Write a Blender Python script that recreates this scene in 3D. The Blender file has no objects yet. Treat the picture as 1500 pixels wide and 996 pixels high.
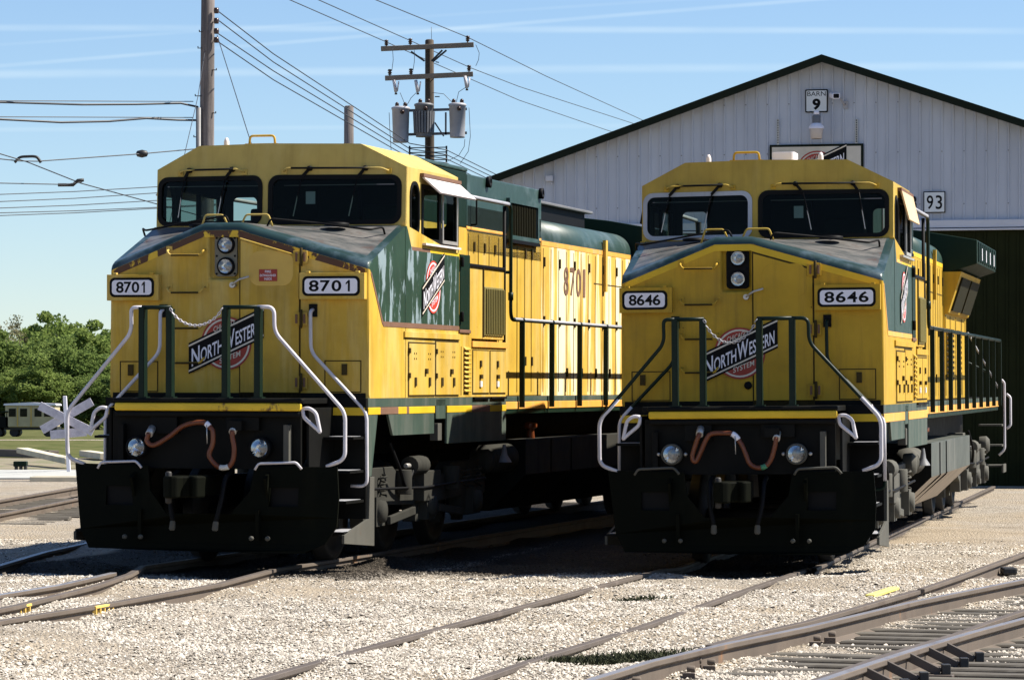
import bpy, bmesh, math, random
import numpy as np
from mathutils import Vector, Matrix, Euler
from mathutils.geometry import tessellate_polygon

random.seed(7)
S = bpy.context.scene
COL = S.collection
PI = math.pi
R = math.radians

# ------------------------------------------------------------------ materials
def nt(name):
    m = bpy.data.materials.new(name); m.use_nodes = True
    n = m.node_tree; n.nodes.clear()
    out = n.nodes.new('ShaderNodeOutputMaterial')
    return m, n, out

def N(n, t, **k):
    x = n.nodes.new(t)
    for a, b in k.items():
        if a in x.inputs: x.inputs[a].default_value = b
        else: setattr(x, a, b)
    return x

def ramp(n, src, p0, p1, c0=(0, 0, 0, 1), c1=(1, 1, 1, 1)):
    r = N(n, 'ShaderNodeValToRGB')
    r.color_ramp.elements[0].position = p0; r.color_ramp.elements[1].position = p1
    r.color_ramp.elements[0].color = c0; r.color_ramp.elements[1].color = c1
    n.links.new(src, r.inputs[0]); return r.outputs[0]

def mixc(n, fac, a, b, mode='MIX'):
    x = N(n, 'ShaderNodeMix', data_type='RGBA', blend_type=mode)
    def put(sock, v):
        if isinstance(v, (tuple, list)): sock.default_value = (*v[:3], 1)
        elif isinstance(v, (int, float)): sock.default_value = v
        else: n.links.new(v, sock)
    put(x.inputs[0], fac); put(x.inputs[6], a); put(x.inputs[7], b)
    return x.outputs[2]

def coords(n, scale):
    t = N(n, 'ShaderNodeTexCoord'); mp = N(n, 'ShaderNodeMapping')
    mp.inputs['Scale'].default_value = scale
    n.links.new(t.outputs['Object'], mp.inputs[0]); return mp.outputs[0]

def noise(n, scale3, sc, det=5, rough=.55, seed=0.):
    x = N(n, 'ShaderNodeTexNoise'); x.noise_dimensions = '4D'
    x.inputs['Scale'].default_value = sc; x.inputs['Detail'].default_value = det
    x.inputs['Roughness'].default_value = rough; x.inputs['W'].default_value = seed
    n.links.new(coords(n, scale3), x.inputs['Vector']); return x.outputs['Fac']

def paint(name, base, rough=.45, fade=None, fth=(.55, .75), fscale=(2.2, 2.2, .35), fsc=1.6,
          rust=None, rth=(.70, .74), rsc=9., metal=0., bump=.15, var=.16, seed=0., spec=.4, grime=0., chips=0., chipc=(.035, .02, .012)):
    m, n, out = nt(name)
    b = N(n, 'ShaderNodeBsdfPrincipled')
    b.inputs['Roughness'].default_value = rough; b.inputs['Metallic'].default_value = metal
    b.inputs['Specular IOR Level'].default_value = spec
    v = noise(n, (1, 1, 1), 1.7, 4, .6, seed)
    lo = tuple(c * (1 - var) for c in base); hi = tuple(min(1, c * (1 + var)) for c in base)
    c = ramp(n, v, .3, .7, (*lo, 1), (*hi, 1))
    if fade:
        f = ramp(n, noise(n, fscale, fsc, 7, .62, seed + 3), *fth)
        c = mixc(n, f, c, fade)
    if rust:
        f = ramp(n, noise(n, (1, 1, .6), rsc, 6, .65, seed + 8), *rth)
        c = mixc(n, f, c, rust)
    if grime:
        f = ramp(n, noise(n, (7, 7, .45), 1.5, 6, .7, seed + 13), .50, .80, (0, 0, 0, 1), (grime,) * 3 + (1,))
        c = mixc(n, f, c, (.17, .105, .028))
        f = ramp(n, noise(n, (1, 1, 1), .9, 5, .7, seed + 17), .52, .75, (0, 0, 0, 1), (grime * .7,) * 3 + (1,))
        c = mixc(n, f, c, (.20, .13, .04))
    if chips:
        vo = N(n, 'ShaderNodeTexVoronoi'); vo.inputs['Scale'].default_value = 5.5; n.links.new(coords(n, (1, 1, 1)), vo.inputs['Vector'])
        sp = N(n, 'ShaderNodeSeparateColor'); n.links.new(vo.outputs['Color'], sp.inputs[0])
        th = N(n, 'ShaderNodeMath', operation='POWER'); n.links.new(sp.outputs[0], th.inputs[0]); th.inputs[1].default_value = 2.6
        t2 = N(n, 'ShaderNodeMath', operation='MULTIPLY'); n.links.new(th.outputs[0], t2.inputs[0]); t2.inputs[1].default_value = chips
        ds = N(n, 'ShaderNodeMath', operation='ADD'); n.links.new(vo.outputs['Distance'], ds.inputs[0]); 
        nj = N(n, 'ShaderNodeMath', operation='MULTIPLY_ADD'); n.links.new(noise(n, (1, 1, 1), 26, 3, .6, seed + 19), nj.inputs[0]); nj.inputs[1].default_value = .12; nj.inputs[2].default_value = -.045; n.links.new(nj.outputs[0], ds.inputs[1])
        lt = N(n, 'ShaderNodeMath', operation='LESS_THAN'); n.links.new(ds.outputs[0], lt.inputs[0]); n.links.new(t2.outputs[0], lt.inputs[1])
        c = mixc(n, lt.outputs[0], c, chipc)
    n.links.new(c, b.inputs['Base Color'])
    r2 = N(n, 'ShaderNodeMapRange'); r2.inputs[3].default_value = max(.05, rough - .1); r2.inputs[4].default_value = min(1, rough + .15)
    n.links.new(noise(n, (1, 1, 1), 6, 4, .6, seed + 5), r2.inputs[0]); n.links.new(r2.outputs[0], b.inputs['Roughness'])
    if bump:
        bp = N(n, 'ShaderNodeBump'); bp.inputs['Strength'].default_value = bump; bp.inputs['Distance'].default_value = .02
        n.links.new(noise(n, (1, 1, 1), 3.0, 3, .5, seed + 9), bp.inputs['Height']); n.links.new(bp.outputs[0], b.inputs['Normal'])
    n.links.new(b.outputs[0], out.inputs[0]); return m

def flat(name, c, rough=.5, metal=0., spec=.4):
    m, n, out = nt(name); b = N(n, 'ShaderNodeBsdfPrincipled')
    b.inputs['Base Color'].default_value = (*c, 1); b.inputs['Roughness'].default_value = rough
    b.inputs['Metallic'].default_value = metal; b.inputs['Specular IOR Level'].default_value = spec
    n.links.new(b.outputs[0], out.inputs[0]); return m

def glass_mat(name, tint, refl=.10, rough=.03):
    m, n, out = nt(name)
    t = N(n, 'ShaderNodeBsdfTransparent'); t.inputs[0].default_value = (*tint, 1)
    g = N(n, 'ShaderNodeBsdfGlossy'); g.inputs['Roughness'].default_value = rough
    lw = N(n, 'ShaderNodeFresnel'); lw.inputs[0].default_value = 1.45
    mu = N(n, 'ShaderNodeMath', operation='MULTIPLY'); mu.inputs[1].default_value = refl / .04
    mu.use_clamp = True
    n.links.new(lw.outputs[0], mu.inputs[0])
    mx = N(n, 'ShaderNodeMixShader')
    n.links.new(mu.outputs[0], mx.inputs[0]); n.links.new(t.outputs[0], mx.inputs[1]); n.links.new(g.outputs[0], mx.inputs[2])
    n.links.new(mx.outputs[0], out.inputs[0]); return m

RUST = (.13, .055, .022)
M = {}
M['yellowA'] = paint('yellow_paint_worn', (.505, .32, .048), .45, fade=(.56, .42, .15), grime=.5, chips=.085, fth=(.46, .72), rust=RUST, rth=(.735, .77), seed=1., spec=.08)
M['yellowB'] = paint('yellow_paint', (.46, .285, .030), .45, grime=.6, chips=.125, fade=(.50, .30, .045), fth=(.55, .8), rust=(.10, .05, .02), rth=(.74, .77), rsc=13, seed=2., spec=.08)
M['cabA'] = paint('faded_cab_yellow', (.49, .36, .105), .5, grime=.35, chips=.06, fade=(.54, .41, .16), fth=(.52, .8), rust=RUST, rth=(.755, .78), seed=1.5, spec=.08)
M['cabB'] = paint('cab_yellow', (.435, .30, .060), .5, grime=.45, chips=.08, fade=(.43, .31, .10), fth=(.55, .8), rust=(.10, .05, .02), rth=(.755, .78), rsc=13, seed=2.5, spec=.08)
M['edgeA'] = paint('rusted_edge_stripe', (.62, .40, .03), .6, rust=(.07, .03, .015), rth=(.44, .47), rsc=3.2, seed=4.5)
M['stripe'] = paint('bright_yellow_stripe', (.60, .385, .012), .55, rust=RUST, rth=(.70, .76), seed=3.)
M['stripeA'] = paint('chipped_yellow_stripe', (.64, .42, .02), .5, rust=(.10, .04, .02), rth=(.56, .60), rsc=2.2, seed=4.)
M['orange'] = paint('faded_orange_stripe', (.70, .34, .06), .5, fade=(.6, .38, .18), seed=5.)
M['hoodA'] = paint('sun_bleached_yellow', (.60, .37, .07), .5, grime=.3, fade=(.80, .73, .47), fth=(.48, .57), fscale=(3., 2.6, .22), fsc=1.3, rust=(.35, .16, .06), rth=(.72, .78), seed=6., spec=.14)
M['greenA'] = paint('weathered_dark_green', (.016, .042, .024), .5, fade=(.20, .26, .28), fth=(.535, .56), fscale=(1.7, 1.7, .45), fsc=2.4, seed=7., var=.25)
M['greenB'] = paint('dark_green_paint', (.012, .038, .027), .42, fade=(.025, .055, .045), seed=8., var=.25)
M['greenTopA'] = paint('worn_green_roof', (.022, .050, .042), .42, fade=(.07, .105, .105), fth=(.50, .68), fscale=(1.5, 1.5, 1.5), rust=(.10, .06, .04), rth=(.68, .74), rsc=5, seed=9.)
M['noseTop'] = paint('worn_antiskid_top', (.055, .06, .06), .38, fade=(.15, .14, .13), fth=(.42, .62), fscale=(1.2, 2.6, 1.), fsc=2.0, rust=(.075, .045, .037), rth=(.55, .66), rsc=3, seed=10.)
M['noseEdge'] = paint('green_edge_worn', (.014, .034, .034), .32, fade=(.06, .09, .11), fth=(.5, .62), fscale=(1.4, 1.4, 1.4), seed=11.)
M['greenDeep'] = paint('deep_green', (.006, .018, .010), .5, seed=12., spec=.12)
M['greenSkirt'] = paint('dusty_green_skirt', (.034, .058, .043), .6, fade=(.09, .10, .082), fth=(.45, .7), rust=RUST, rth=(.68, .74), seed=13.)
M['black'] = paint('black_underframe', (.0035, .0035, .003), .6, fade=(.010, .009, .007), seed=14., spec=.12)
M['plow'] = paint('plow_black', (.003, .0036, .0018), .65, fade=(.006, .006, .003), seed=15., spec=.05)
M['shadedTruckA'] = paint('shaded_grey_truck', (.035, .034, .029), .85, fade=(.015, .0145, .012), seed=16.5, spec=.1)  # shaded copy of the truck grey, shadow put into its colour
M['grime'] = paint('dusty_grey_truck', (.068, .065, .053), .8, fade=(.034, .033, .028), rust=(.07, .045, .03), rth=(.62, .7), seed=16.)
M['tank'] = paint('dusty_tank', (.06, .068, .058), .5, fade=(.12, .12, .105), fth=(.5, .72), fscale=(1.5, 1.5, .2), seed=17.)
M['tankLow'] = paint('tank_lower_dust', (.44, .38, .31), .7, fade=(.28, .26, .2), seed=18.)
M['silver'] = paint('white_handrail', (.53, .505, .53), .4, fade=(.4, .36, .4), rust=(.3, .15, .1), rth=(.68, .72), rsc=14, seed=19., bump=0)
M['dullrail'] = paint('grey_handrail', (.30, .30, .32), .45, fade=(.2, .18, .16), seed=20., bump=0)
M['railgreen'] = paint('dark_green_handrail', (.005, .014, .009), .4, fade=(.010, .020, .016), seed=21., bump=0, spec=.15)
M['chrome'] = flat('chrome', (.75, .75, .78), .12, 1.)
M['steel'] = paint('bare_steel', (.45, .43, .40), .4, metal=.6, seed=22., bump=0)
M['hose'] = paint('orange_rubber_hose', (.13, .034, .011), .35, fade=(.20, .07, .03), seed=23., bump=0)
M['tape'] = flat('grey_tape', (.55, .52, .47), .6)
M['tapeG'] = flat('green_tape', (.06, .22, .11), .6)
M['white'] = paint('white_enamel', (.74, .72, .78), .45, seed=24., bump=0, var=.05)
M['ink'] = flat('black_ink', (.005, .005, .0055), .6, spec=.1)
M['red'] = paint('sign_red', (.30, .028, .016), .45, seed=25., bump=0)
M['redside'] = paint('bright_red_decal', (.50, .05, .03), .45, fade=(.6, .25, .2), seed=26., bump=0)
M['cream'] = paint('cream_letters', (.62, .55, .45), .5, seed=27., bump=0)
M['rubber'] = flat('window_rubber', (.005, .005, .005), .6, spec=.12)
M['greyring'] = paint('grey_window_seal', (.36, .38, .42), .5, fade=(.2, .2, .22), seed=28., bump=0)
M['interior'] = flat('cab_interior', (.014, .022, .018), .8, spec=.1)
M['paper'] = flat('paper_notice', (.42, .45, .47), .7)
M['glass'] = glass_mat('window_glass', (.44, .54, .50), .009)
M['lens'] = glass_mat('lens_glass', (.85, .9, .92), .10, .05)
M['screen'] = flat('dark_grille', (.022, .020, .009), .8, spec=.1)
M['olive'] = paint('olive_grille', (.17, .14, .035), .7, seed=29., bump=0)
M['rustpl'] = paint('rust_stain', (.15, .075, .045), .8, fade=(.25, .14, .07), seed=30.)
M['line'] = flat('panel_gap', (.05, .035, .012), .8, spec=.1)
M['patch'] = paint('dull_yellow_patch', (.56, .36, .07), .5, seed=31.)
M['plateA'] = paint('olive_grey_plate', (.15, .14, .105), .6, seed=70., bump=0)
M['visorB'] = paint('faded_peach_visor', (.56, .40, .235), .6, seed=71., bump=0)
M['pink'] = flat('worn_white_sill', (.62, .55, .52), .5)
# setting
def ground_mat():
    m, n, out = nt('limestone_ballast'); b = N(n, 'ShaderNodeBsdfPrincipled'); b.inputs['Roughness'].default_value = .9
    b.inputs['Specular IOR Level'].default_value = .15
    vo = N(n, 'ShaderNodeTexVoronoi'); vo.inputs['Scale'].default_value = 30; n.links.new(coords(n, (1, 1, 1)), vo.inputs['Vector'])
    vs = N(n, 'ShaderNodeTexVoronoi'); vs.inputs['Scale'].default_value = 75; n.links.new(coords(n, (1, 1, 1)), vs.inputs['Vector'])
    sep = N(n, 'ShaderNodeSeparateColor'); n.links.new(vo.outputs['Color'], sep.inputs[0])
    c = ramp(n, sep.outputs[0], .0, 1., (.22, .185, .145, 1), (.53, .475, .40, 1))
    pn = ramp(n, noise(n, (1, 1, 1), .32, 6, .65, 2.), .42, .60)
    c = mixc(n, pn, c, (.37, .305, .225))
    dirt = ramp(n, noise(n, (.8, 1.6, 1), 1.3, 6, .68, 5.), .52, .74)
    c = mixc(n, dirt, c, (.21, .17, .125))
    oa = N(n, 'ShaderNodeAttribute'); oa.attribute_name = 'ground_shade'
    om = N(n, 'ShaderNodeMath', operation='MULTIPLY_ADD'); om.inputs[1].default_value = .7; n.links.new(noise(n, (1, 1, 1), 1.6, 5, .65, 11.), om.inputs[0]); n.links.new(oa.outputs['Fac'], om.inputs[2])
    c = mixc(n, ramp(n, om.outputs[0], .75, 1.15), c, (.028, .023, .018))  # locomotive shadow painted dark into the ballast colour
    n.links.new(c, b.inputs['Base Color'])
    ad = N(n, 'ShaderNodeMath', operation='MULTIPLY_ADD'); ad.inputs[1].default_value = .5
    n.links.new(vs.outputs['Distance'], ad.inputs[0]); n.links.new(vo.outputs['Distance'], ad.inputs[2])
    bp = N(n, 'ShaderNodeBump'); bp.invert = True; bp.inputs['Strength'].default_value = 1.; bp.inputs['Distance'].default_value = .035
    n.links.new(ad.outputs[0], bp.inputs['Height']); n.links.new(bp.outputs[0], b.inputs['Normal'])
    n.links.new(b.outputs[0], out.inputs[0]); return m
M['gravel'] = ground_mat()
def stone_mat():
    m, n, out = nt('ballast_stone'); b = N(n, 'ShaderNodeBsdfPrincipled'); b.inputs['Roughness'].default_value = .9
    b.inputs['Specular IOR Level'].default_value = .15
    a = N(n, 'ShaderNodeAttribute'); a.attribute_name = 'tone'
    c = ramp(n, a.outputs['Fac'], 0, 1, (.055, .045, .035, 1), (.63, .57, .49, 1))
    e = ramp(n, noise(n, (1, 1, 1), 30, 3), .35, .65, (.8, .8, .8, 1), (1.05, 1.05, 1.05, 1))
    n.links.new(mixc(n, 1., c, e, 'MULTIPLY'), b.inputs['Base Color']); n.links.new(b.outputs[0], out.inputs[0]); return m
M['stone'] = stone_mat()
M['railtop'] = paint('polished_rail_head', (.25, .245, .26), .42, fade=(.13, .105, .095), fth=(.55, .75), fscale=(3, .4, 3), metal=.5, seed=32., bump=0)
M['railrust'] = paint('rusty_rail_web', (.105, .082, .064), .85, fade=(.075, .052, .04), rust=(.21, .11, .055), rth=(.62, .72), rsc=3, seed=33.)
M['railbrown'] = paint('brown_rail_head', (.085, .068, .056), .65, fade=(.13, .105, .09), seed=34.)
M['tie'] = paint('old_wood_tie', (.07, .06, .047), .9, fade=(.15, .135, .11), fth=(.45, .7), fscale=(1, 8, 8), seed=35., bump=.6)
M['wood'] = paint('weathered_pole', (.105, .09, .083), .9, fade=(.21, .18, .17), fth=(.45, .65), fscale=(6, 6, .25), seed=36., bump=.5)
M['wooddk'] = paint('creosote_pole', (.055, .04, .028), .85, fade=(.11, .085, .06), fscale=(6, 6, .25), seed=37., bump=.5)
M['armwood'] = paint('crossarm_wood', (.20, .16, .12), .9, fade=(.28, .23, .18), fscale=(.4, 6, 6), seed=38.)
M['iron'] = flat('dark_iron', (.03, .03, .03), .5, .3)
M['wire'] = flat('wire', (.035, .038, .045), .5)
M['transf'] = paint('grey_transformer', (.33, .33, .35), .5, fade=(.26, .26, .28), seed=39., bump=0)
M['transfdk'] = paint('dark_transformer', (.14, .14, .145), .5, seed=40., bump=0)
M['porc'] = flat('brown_porcelain', (.04, .02, .015), .25)
M['porcw'] = flat('grey_porcelain', (.45, .42, .42), .3)
M['siding'] = paint('white_metal_siding', (.43, .465, .53), .5, fade=(.35, .38, .44), fth=(.4, .7), fscale=(1, 1, .15), seed=41., var=.05, bump=.05)
M['trim'] = paint('dark_green_trim', (.008, .012, .007), .6, seed=42., bump=0, spec=.1)
M['door'] = paint('dark_barn_door', (.013, .016, .005), .7, seed=43., bump=0, var=.2, spec=.08)
M['whitetrim'] = paint('white_trim', (.50, .52, .58), .5, seed=44., bump=0, var=.05)
M['signboard'] = paint('beige_sign_face', (.56, .52, .44), .6, seed=45., bump=0)
M['signgrey'] = paint('grey_sign_face', (.60, .64, .66), .6, seed=46., bump=0, var=.05)
M['lampglass'] = flat('frosted_lamp_glass', (.50, .45, .42), .4)
M['wheel'] = paint('wheel_steel', (.018, .016, .014), .6, seed=47., bump=0)
M['yellowrod'] = paint('yellow_rail_lubricator', (.75, .50, .12), .5, seed=48., bump=0)
M['planky'] = paint('yellow_board', (.75, .62, .16), .6, seed=50., bump=0)
M['newwood'] = paint('pale_timber', (.55, .49, .36), .85, fade=(.42, .36, .28), fscale=(.5, 6, 6), seed=51.)
M['conc'] = paint('concrete', (.36, .36, .34), .85, fade=(.27, .265, .25), seed=52.)
M['cross'] = paint('weathered_white_board', (.46, .44, .49), .7, fade=(.33, .31, .36), fth=(.45, .7), fscale=(2, 2, 2), fsc=4, seed=53.)
M['rcream'] = paint('railcar_cream', (.42, .35, .21), .6, seed=54., bump=0)
M['weed'] = flat('weed_green', (.040, .044, .024), .9, spec=.1)
def leaf_mat(name, c0, c1):
    m, n, out = nt(name); a = N(n, 'ShaderNodeAttribute'); a.attribute_name = 'tone'
    c = ramp(n, a.outputs['Fac'], 0, 1, (*c0, 1), (*c1, 1))
    d = N(n, 'ShaderNodeBsdfDiffuse'); t = N(n, 'ShaderNodeBsdfTranslucent'); mx = N(n, 'ShaderNodeMixShader'); mx.inputs[0].default_value = .45
    n.links.new(c, d.inputs[0]); n.links.new(c, t.inputs[0])
    n.links.new(d.outputs[0], mx.inputs[1]); n.links.new(t.outputs[0], mx.inputs[2]); n.links.new(mx.outputs[0], out.inputs[0]); return m
M['leaf1'] = leaf_mat('spring_leaves', (.13, .185, .045), (.24, .30, .09))
M['leaf2'] = leaf_mat('dark_leaves', (.10, .15, .04), (.19, .25, .075))
M['leaf3'] = leaf_mat('pale_budding_leaves', (.17, .17, .09), (.30, .28, .17))
def grass_mat():
    m, n, out = nt('meadow_grass'); b = N(n, 'ShaderNodeBsdfDiffuse')
    c = ramp(n, noise(n, (1, .35, 1), .9, 6, .7, 1.), .35, .65, (.05, .066, .022, 1), (.12, .115, .055, 1))
    n.links.new(c, b.inputs[0]); n.links.new(b.outputs[0], out.inputs[0]); return m
M['grass'] = grass_mat()
M['dirt'] = paint('brown_dirt', (.20, .165, .115), .95, fade=(.13, .13, .06), fth=(.45, .6), fscale=(1, .4, 1), fsc=1.2, seed=61., bump=.5)

# ------------------------------------------------------------------ mesh builder
FONT = {}
def glyphs(s, fat=0.):
    k = (s, fat)
    if k not in FONT:
        cu = bpy.data.curves.new('t', 'FONT'); cu.body = s; cu.offset = fat; cu.resolution_u = 4
        o = bpy.data.objects.new('t', cu)
        me = bpy.data.meshes.new_from_object(o)
        v = [(p.co.x, p.co.y) for p in me.vertices]; f = [tuple(p.vertices) for p in me.polygons]
        bpy.data.objects.remove(o); bpy.data.curves.remove(cu); bpy.data.meshes.remove(me)
        x0 = min(p[0] for p in v); x1 = max(p[0] for p in v); y0 = min(p[1] for p in v); y1 = max(p[1] for p in v)
        FONT[k] = ([((p[0] - x0) / (x1 - x0), (p[1] - y0) / (y1 - y0)) for p in v], f, (x1 - x0) / (y1 - y0))
    return FONT[k]

def rr(u0, u1, v0, v1, r, n=5):
    p = []
    for cx, cy, a in ((u1 - r, v0 + r, -90), (u1 - r, v1 - r, 0), (u0 + r, v1 - r, 90), (u0 + r, v0 + r, 180)):
        for i in range(n + 1):
            t = R(a + 90 * i / n); p.append((cx + r * math.cos(t), cy + r * math.sin(t)))
    return p

def circ(u, v, r, n=28, r2=None):
    r2 = r2 or r
    return [(u + r * math.cos(2 * PI * i / n), v + r2 * math.sin(2 * PI * i / n)) for i in range(n)]

def fillet(pts, r, n=5):
    pts = [Vector(p) for p in pts]; out = [pts[0]]
    for a, b, c in zip(pts, pts[1:], pts[2:]):
        d0 = (a - b); d1 = (c - b); l = min(r, d0.length * .45, d1.length * .45)
        p0 = b + d0.normalized() * l; p1 = b + d1.normalized() * l
        for i in range(n + 1):
            t = i / n; out.append(p0 * (1 - t) ** 2 + b * 2 * t * (1 - t) + p1 * t * t)
    out.append(pts[-1]); return out

def smooth(pts, n=6):
    p = [Vector(q) for q in pts]; p = [p[0] * 2 - p[1]] + p + [p[-1] * 2 - p[-2]]; o = []
    for i in range(1, len(p) - 2):
        for k in range(n):
            t = k / n; a, b, c, d = p[i - 1], p[i], p[i + 1], p[i + 2]
            o.append(.5 * ((2 * b) + (c - a) * t + (2 * a - 5 * b + 4 * c - d) * t * t + (3 * b - a - 3 * c + d) * t ** 3))
    o.append(p[-2]); return o

class MB:
    def __init__(s): s.v = []; s.f = []; s.m = []; s.sm = []; s.mats = []
    def mi(s, mat):
        if isinstance(mat, str): mat = M[mat]
        if mat not in s.mats: s.mats.append(mat)
        return s.mats.index(mat)
    def add(s, vs, fs, mat, sm=False):
        b = len(s.v); k = s.mi(mat); s.v += [tuple(p) for p in vs]
        for f in fs: s.f.append(tuple(b + i for i in f)); s.m.append(k); s.sm.append(sm)
        return s
    def box(s, x0, x1, y0, y1, z0, z1, mat):
        return s.hexa([(x0, y0, z0), (x1, y0, z0), (x1, y1, z0), (x0, y1, z0), (x0, y0, z1), (x1, y0, z1), (x1, y1, z1), (x0, y1, z1)], mat)
    def hexa(s, p, mat):
        return s.add(p, [(0, 3, 2, 1), (4, 5, 6, 7), (0, 1, 5, 4), (1, 2, 6, 5), (2, 3, 7, 6), (3, 0, 4, 7)], mat)
    def beam(s, a, b, w, h, mat, up=(0, 0, 1)):
        a, b = Vector(a), Vector(b); d = (b - a).normalized(); u = Vector(up); x = d.cross(u)
        if x.length < 1e-4: x = d.cross(Vector((0, 1, 0)))
        x.normalize(); u = x.cross(d).normalized(); x *= w / 2; u *= h / 2
        return s.hexa([a - x - u, a + x - u, b + x - u, b - x - u, a - x + u, a + x + u, b + x + u, b - x + u], mat)
    def slab(s, outer, mp, d, mat, holes=(), back=None, sides=None):
        loops = [list(outer)] + [list(h) for h in holes]
        tri = tessellate_polygon([[Vector((p[0], p[1], 0)) for p in l] for l in loops])
        fl = [p for l in loops for p in l]; n = len(fl)
        vs = [mp(u, v, 0.) for u, v in fl] + [mp(u, v, d) for u, v in fl]
        s.add(vs, [tuple(t) for t in tri], mat)
        if d:
            b = len(s.v) - 2 * n; kb = s.mi(back or mat); ks = s.mi(sides or mat)
            for t in tri: s.f.append(tuple(b + n + i for i in reversed(t))); s.m.append(kb); s.sm.append(False)
            o = 0
            for l in loops:
                k = len(l)
                for i in range(k):
                    j = (i + 1) % k; s.f.append((b + o + i, b + o + j, b + n + o + j, b + n + o + i)); s.m.append(ks); s.sm.append(False)
                o += k
        return s
    def tube(s, pts, r, mat, n=8, cap=True):
        pts = [Vector(p) for p in pts]
        q = [pts[0]]
        for p in pts[1:]:
            if (p - q[-1]).length > 1e-5: q.append(p)
        pts = q; t0 = (pts[1] - pts[0]).normalized()
        u = t0.orthogonal().normalized(); vs = []
        for i, p in enumerate(pts):
            t = ((pts[min(i + 1, len(pts) - 1)] - p).normalized() + (p - pts[max(i - 1, 0)]).normalized())
            t = t.normalized() if t.length > 1e-6 else t0
            u = (u - t * u.dot(t)).normalized(); w = t.cross(u)
            rr_ = r[i] if isinstance(r, (list, tuple)) else r
            vs += [p + (u * math.cos(2 * PI * k / n) + w * math.sin(2 * PI * k / n)) * rr_ for k in range(n)]
        m = len(pts); fs = [(i * n + k, i * n + (k + 1) % n, (i + 1) * n + (k + 1) % n, (i + 1) * n + k) for i in range(m - 1) for k in range(n)]
        s.add(vs, fs, mat, True)
        if cap: 
            b = len(s.v) - m * n; kk = s.mi(mat)
            s.f += [tuple(b + k for k in reversed(range(n))), tuple(b + (m - 1) * n + k for k in range(n))]; s.m += [kk, kk]; s.sm += [False, False]
        return s
    def lathe(s, org, ax, prof, mat, n=20):
        """prof: (radius, distance along the axis)"""
        o = Vector(org); a = Vector(ax).normalized(); u = a.orthogonal().normalized(); w = a.cross(u); vs = []
        for r, h in prof: vs += [o + a * h + (u * math.cos(2 * PI * k / n) + w * math.sin(2 * PI * k / n)) * max(r, 1e-4) for k in range(n)]
        fs = [(i * n + k, i * n + (k + 1) % n, (i + 1) * n + (k + 1) % n, (i + 1) * n + k) for i in range(len(prof) - 1) for k in range(n)]
        return s.add(vs, fs, mat, True)
    def cyl(s, a, b, r, mat, n=16):
        a, b = Vector(a), Vector(b); L = (b - a).length
        s.lathe(a, b - a, [(r, 0), (r, L)], mat, n)
        bb = len(s.v) - 2 * n; k = s.mi(mat)
        s.f += [tuple(bb + i for i in reversed(range(n))), tuple(bb + n + i for i in range(n))]; s.m += [k, k]; s.sm += [False, False]
        return s
    def text(s, st, mp, u0, v0, w, h, mat, fat=0., shear=0., lift=0.):
        v, f, asp = glyphs(st, fat)
        if w is None: w = h * asp
        return s.add([mp(u0 + p[0] * w, v0 + p[1] * h + shear * p[0] * w, lift) for p in v], f, mat)
    def build(s, name, parent=None, bevel=None, segs=2, angle=40):
        me = bpy.data.meshes.new(name); me.from_pydata(s.v, [], s.f)
        for m in s.mats: me.materials.append(m)
        me.polygons.foreach_set('material_index', s.m); me.polygons.foreach_set('use_smooth', s.sm)
        bm = bmesh.new(); bm.from_mesh(me)
        bmesh.ops.remove_doubles(bm, verts=bm.verts, dist=2e-4)
        bmesh.ops.recalc_face_normals(bm, faces=bm.faces)
        bm.to_mesh(me); bm.free()
        o = bpy.data.objects.new(name, me); COL.objects.link(o)
        if parent: o.parent = parent
        if bevel:
            b = o.modifiers.new('b', 'BEVEL'); b.width = bevel; b.segments = segs; b.limit_method = 'ANGLE'; b.angle_limit = R(angle); b.harden_normals = False
        return o

def empty(name, loc, label=None, cat=None, group=None, rot=None):
    o = bpy.data.objects.new(name, None); COL.objects.link(o); o.location = loc; o.empty_display_size = .3
    if rot is not None: o.rotation_euler = rot
    if label: o['label'] = label
    if cat: o['category'] = cat
    if group: o['group'] = group
    return o
def tag(o, label, cat, group=None):
    o['label'] = label; o['category'] = cat
    if group: o['group'] = group
    return o
def struct(o): o['kind'] = 'structure'; return o

CAMZ = 1.8
def gnd(x, y):
    return 0.0085 * max(0., min(y, 75.) - 38.)
# mapping helpers for panels on a vehicle
FX = lambda y0: (lambda u, v, w: (u, y0 + w, v))          # front plane: u=x, v=z, depth goes back
SX = lambda x0, sg=1: (lambda u, v, w: (x0 - sg * w, u, v))   # side plane: u=y, v=z, depth goes inward

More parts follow.
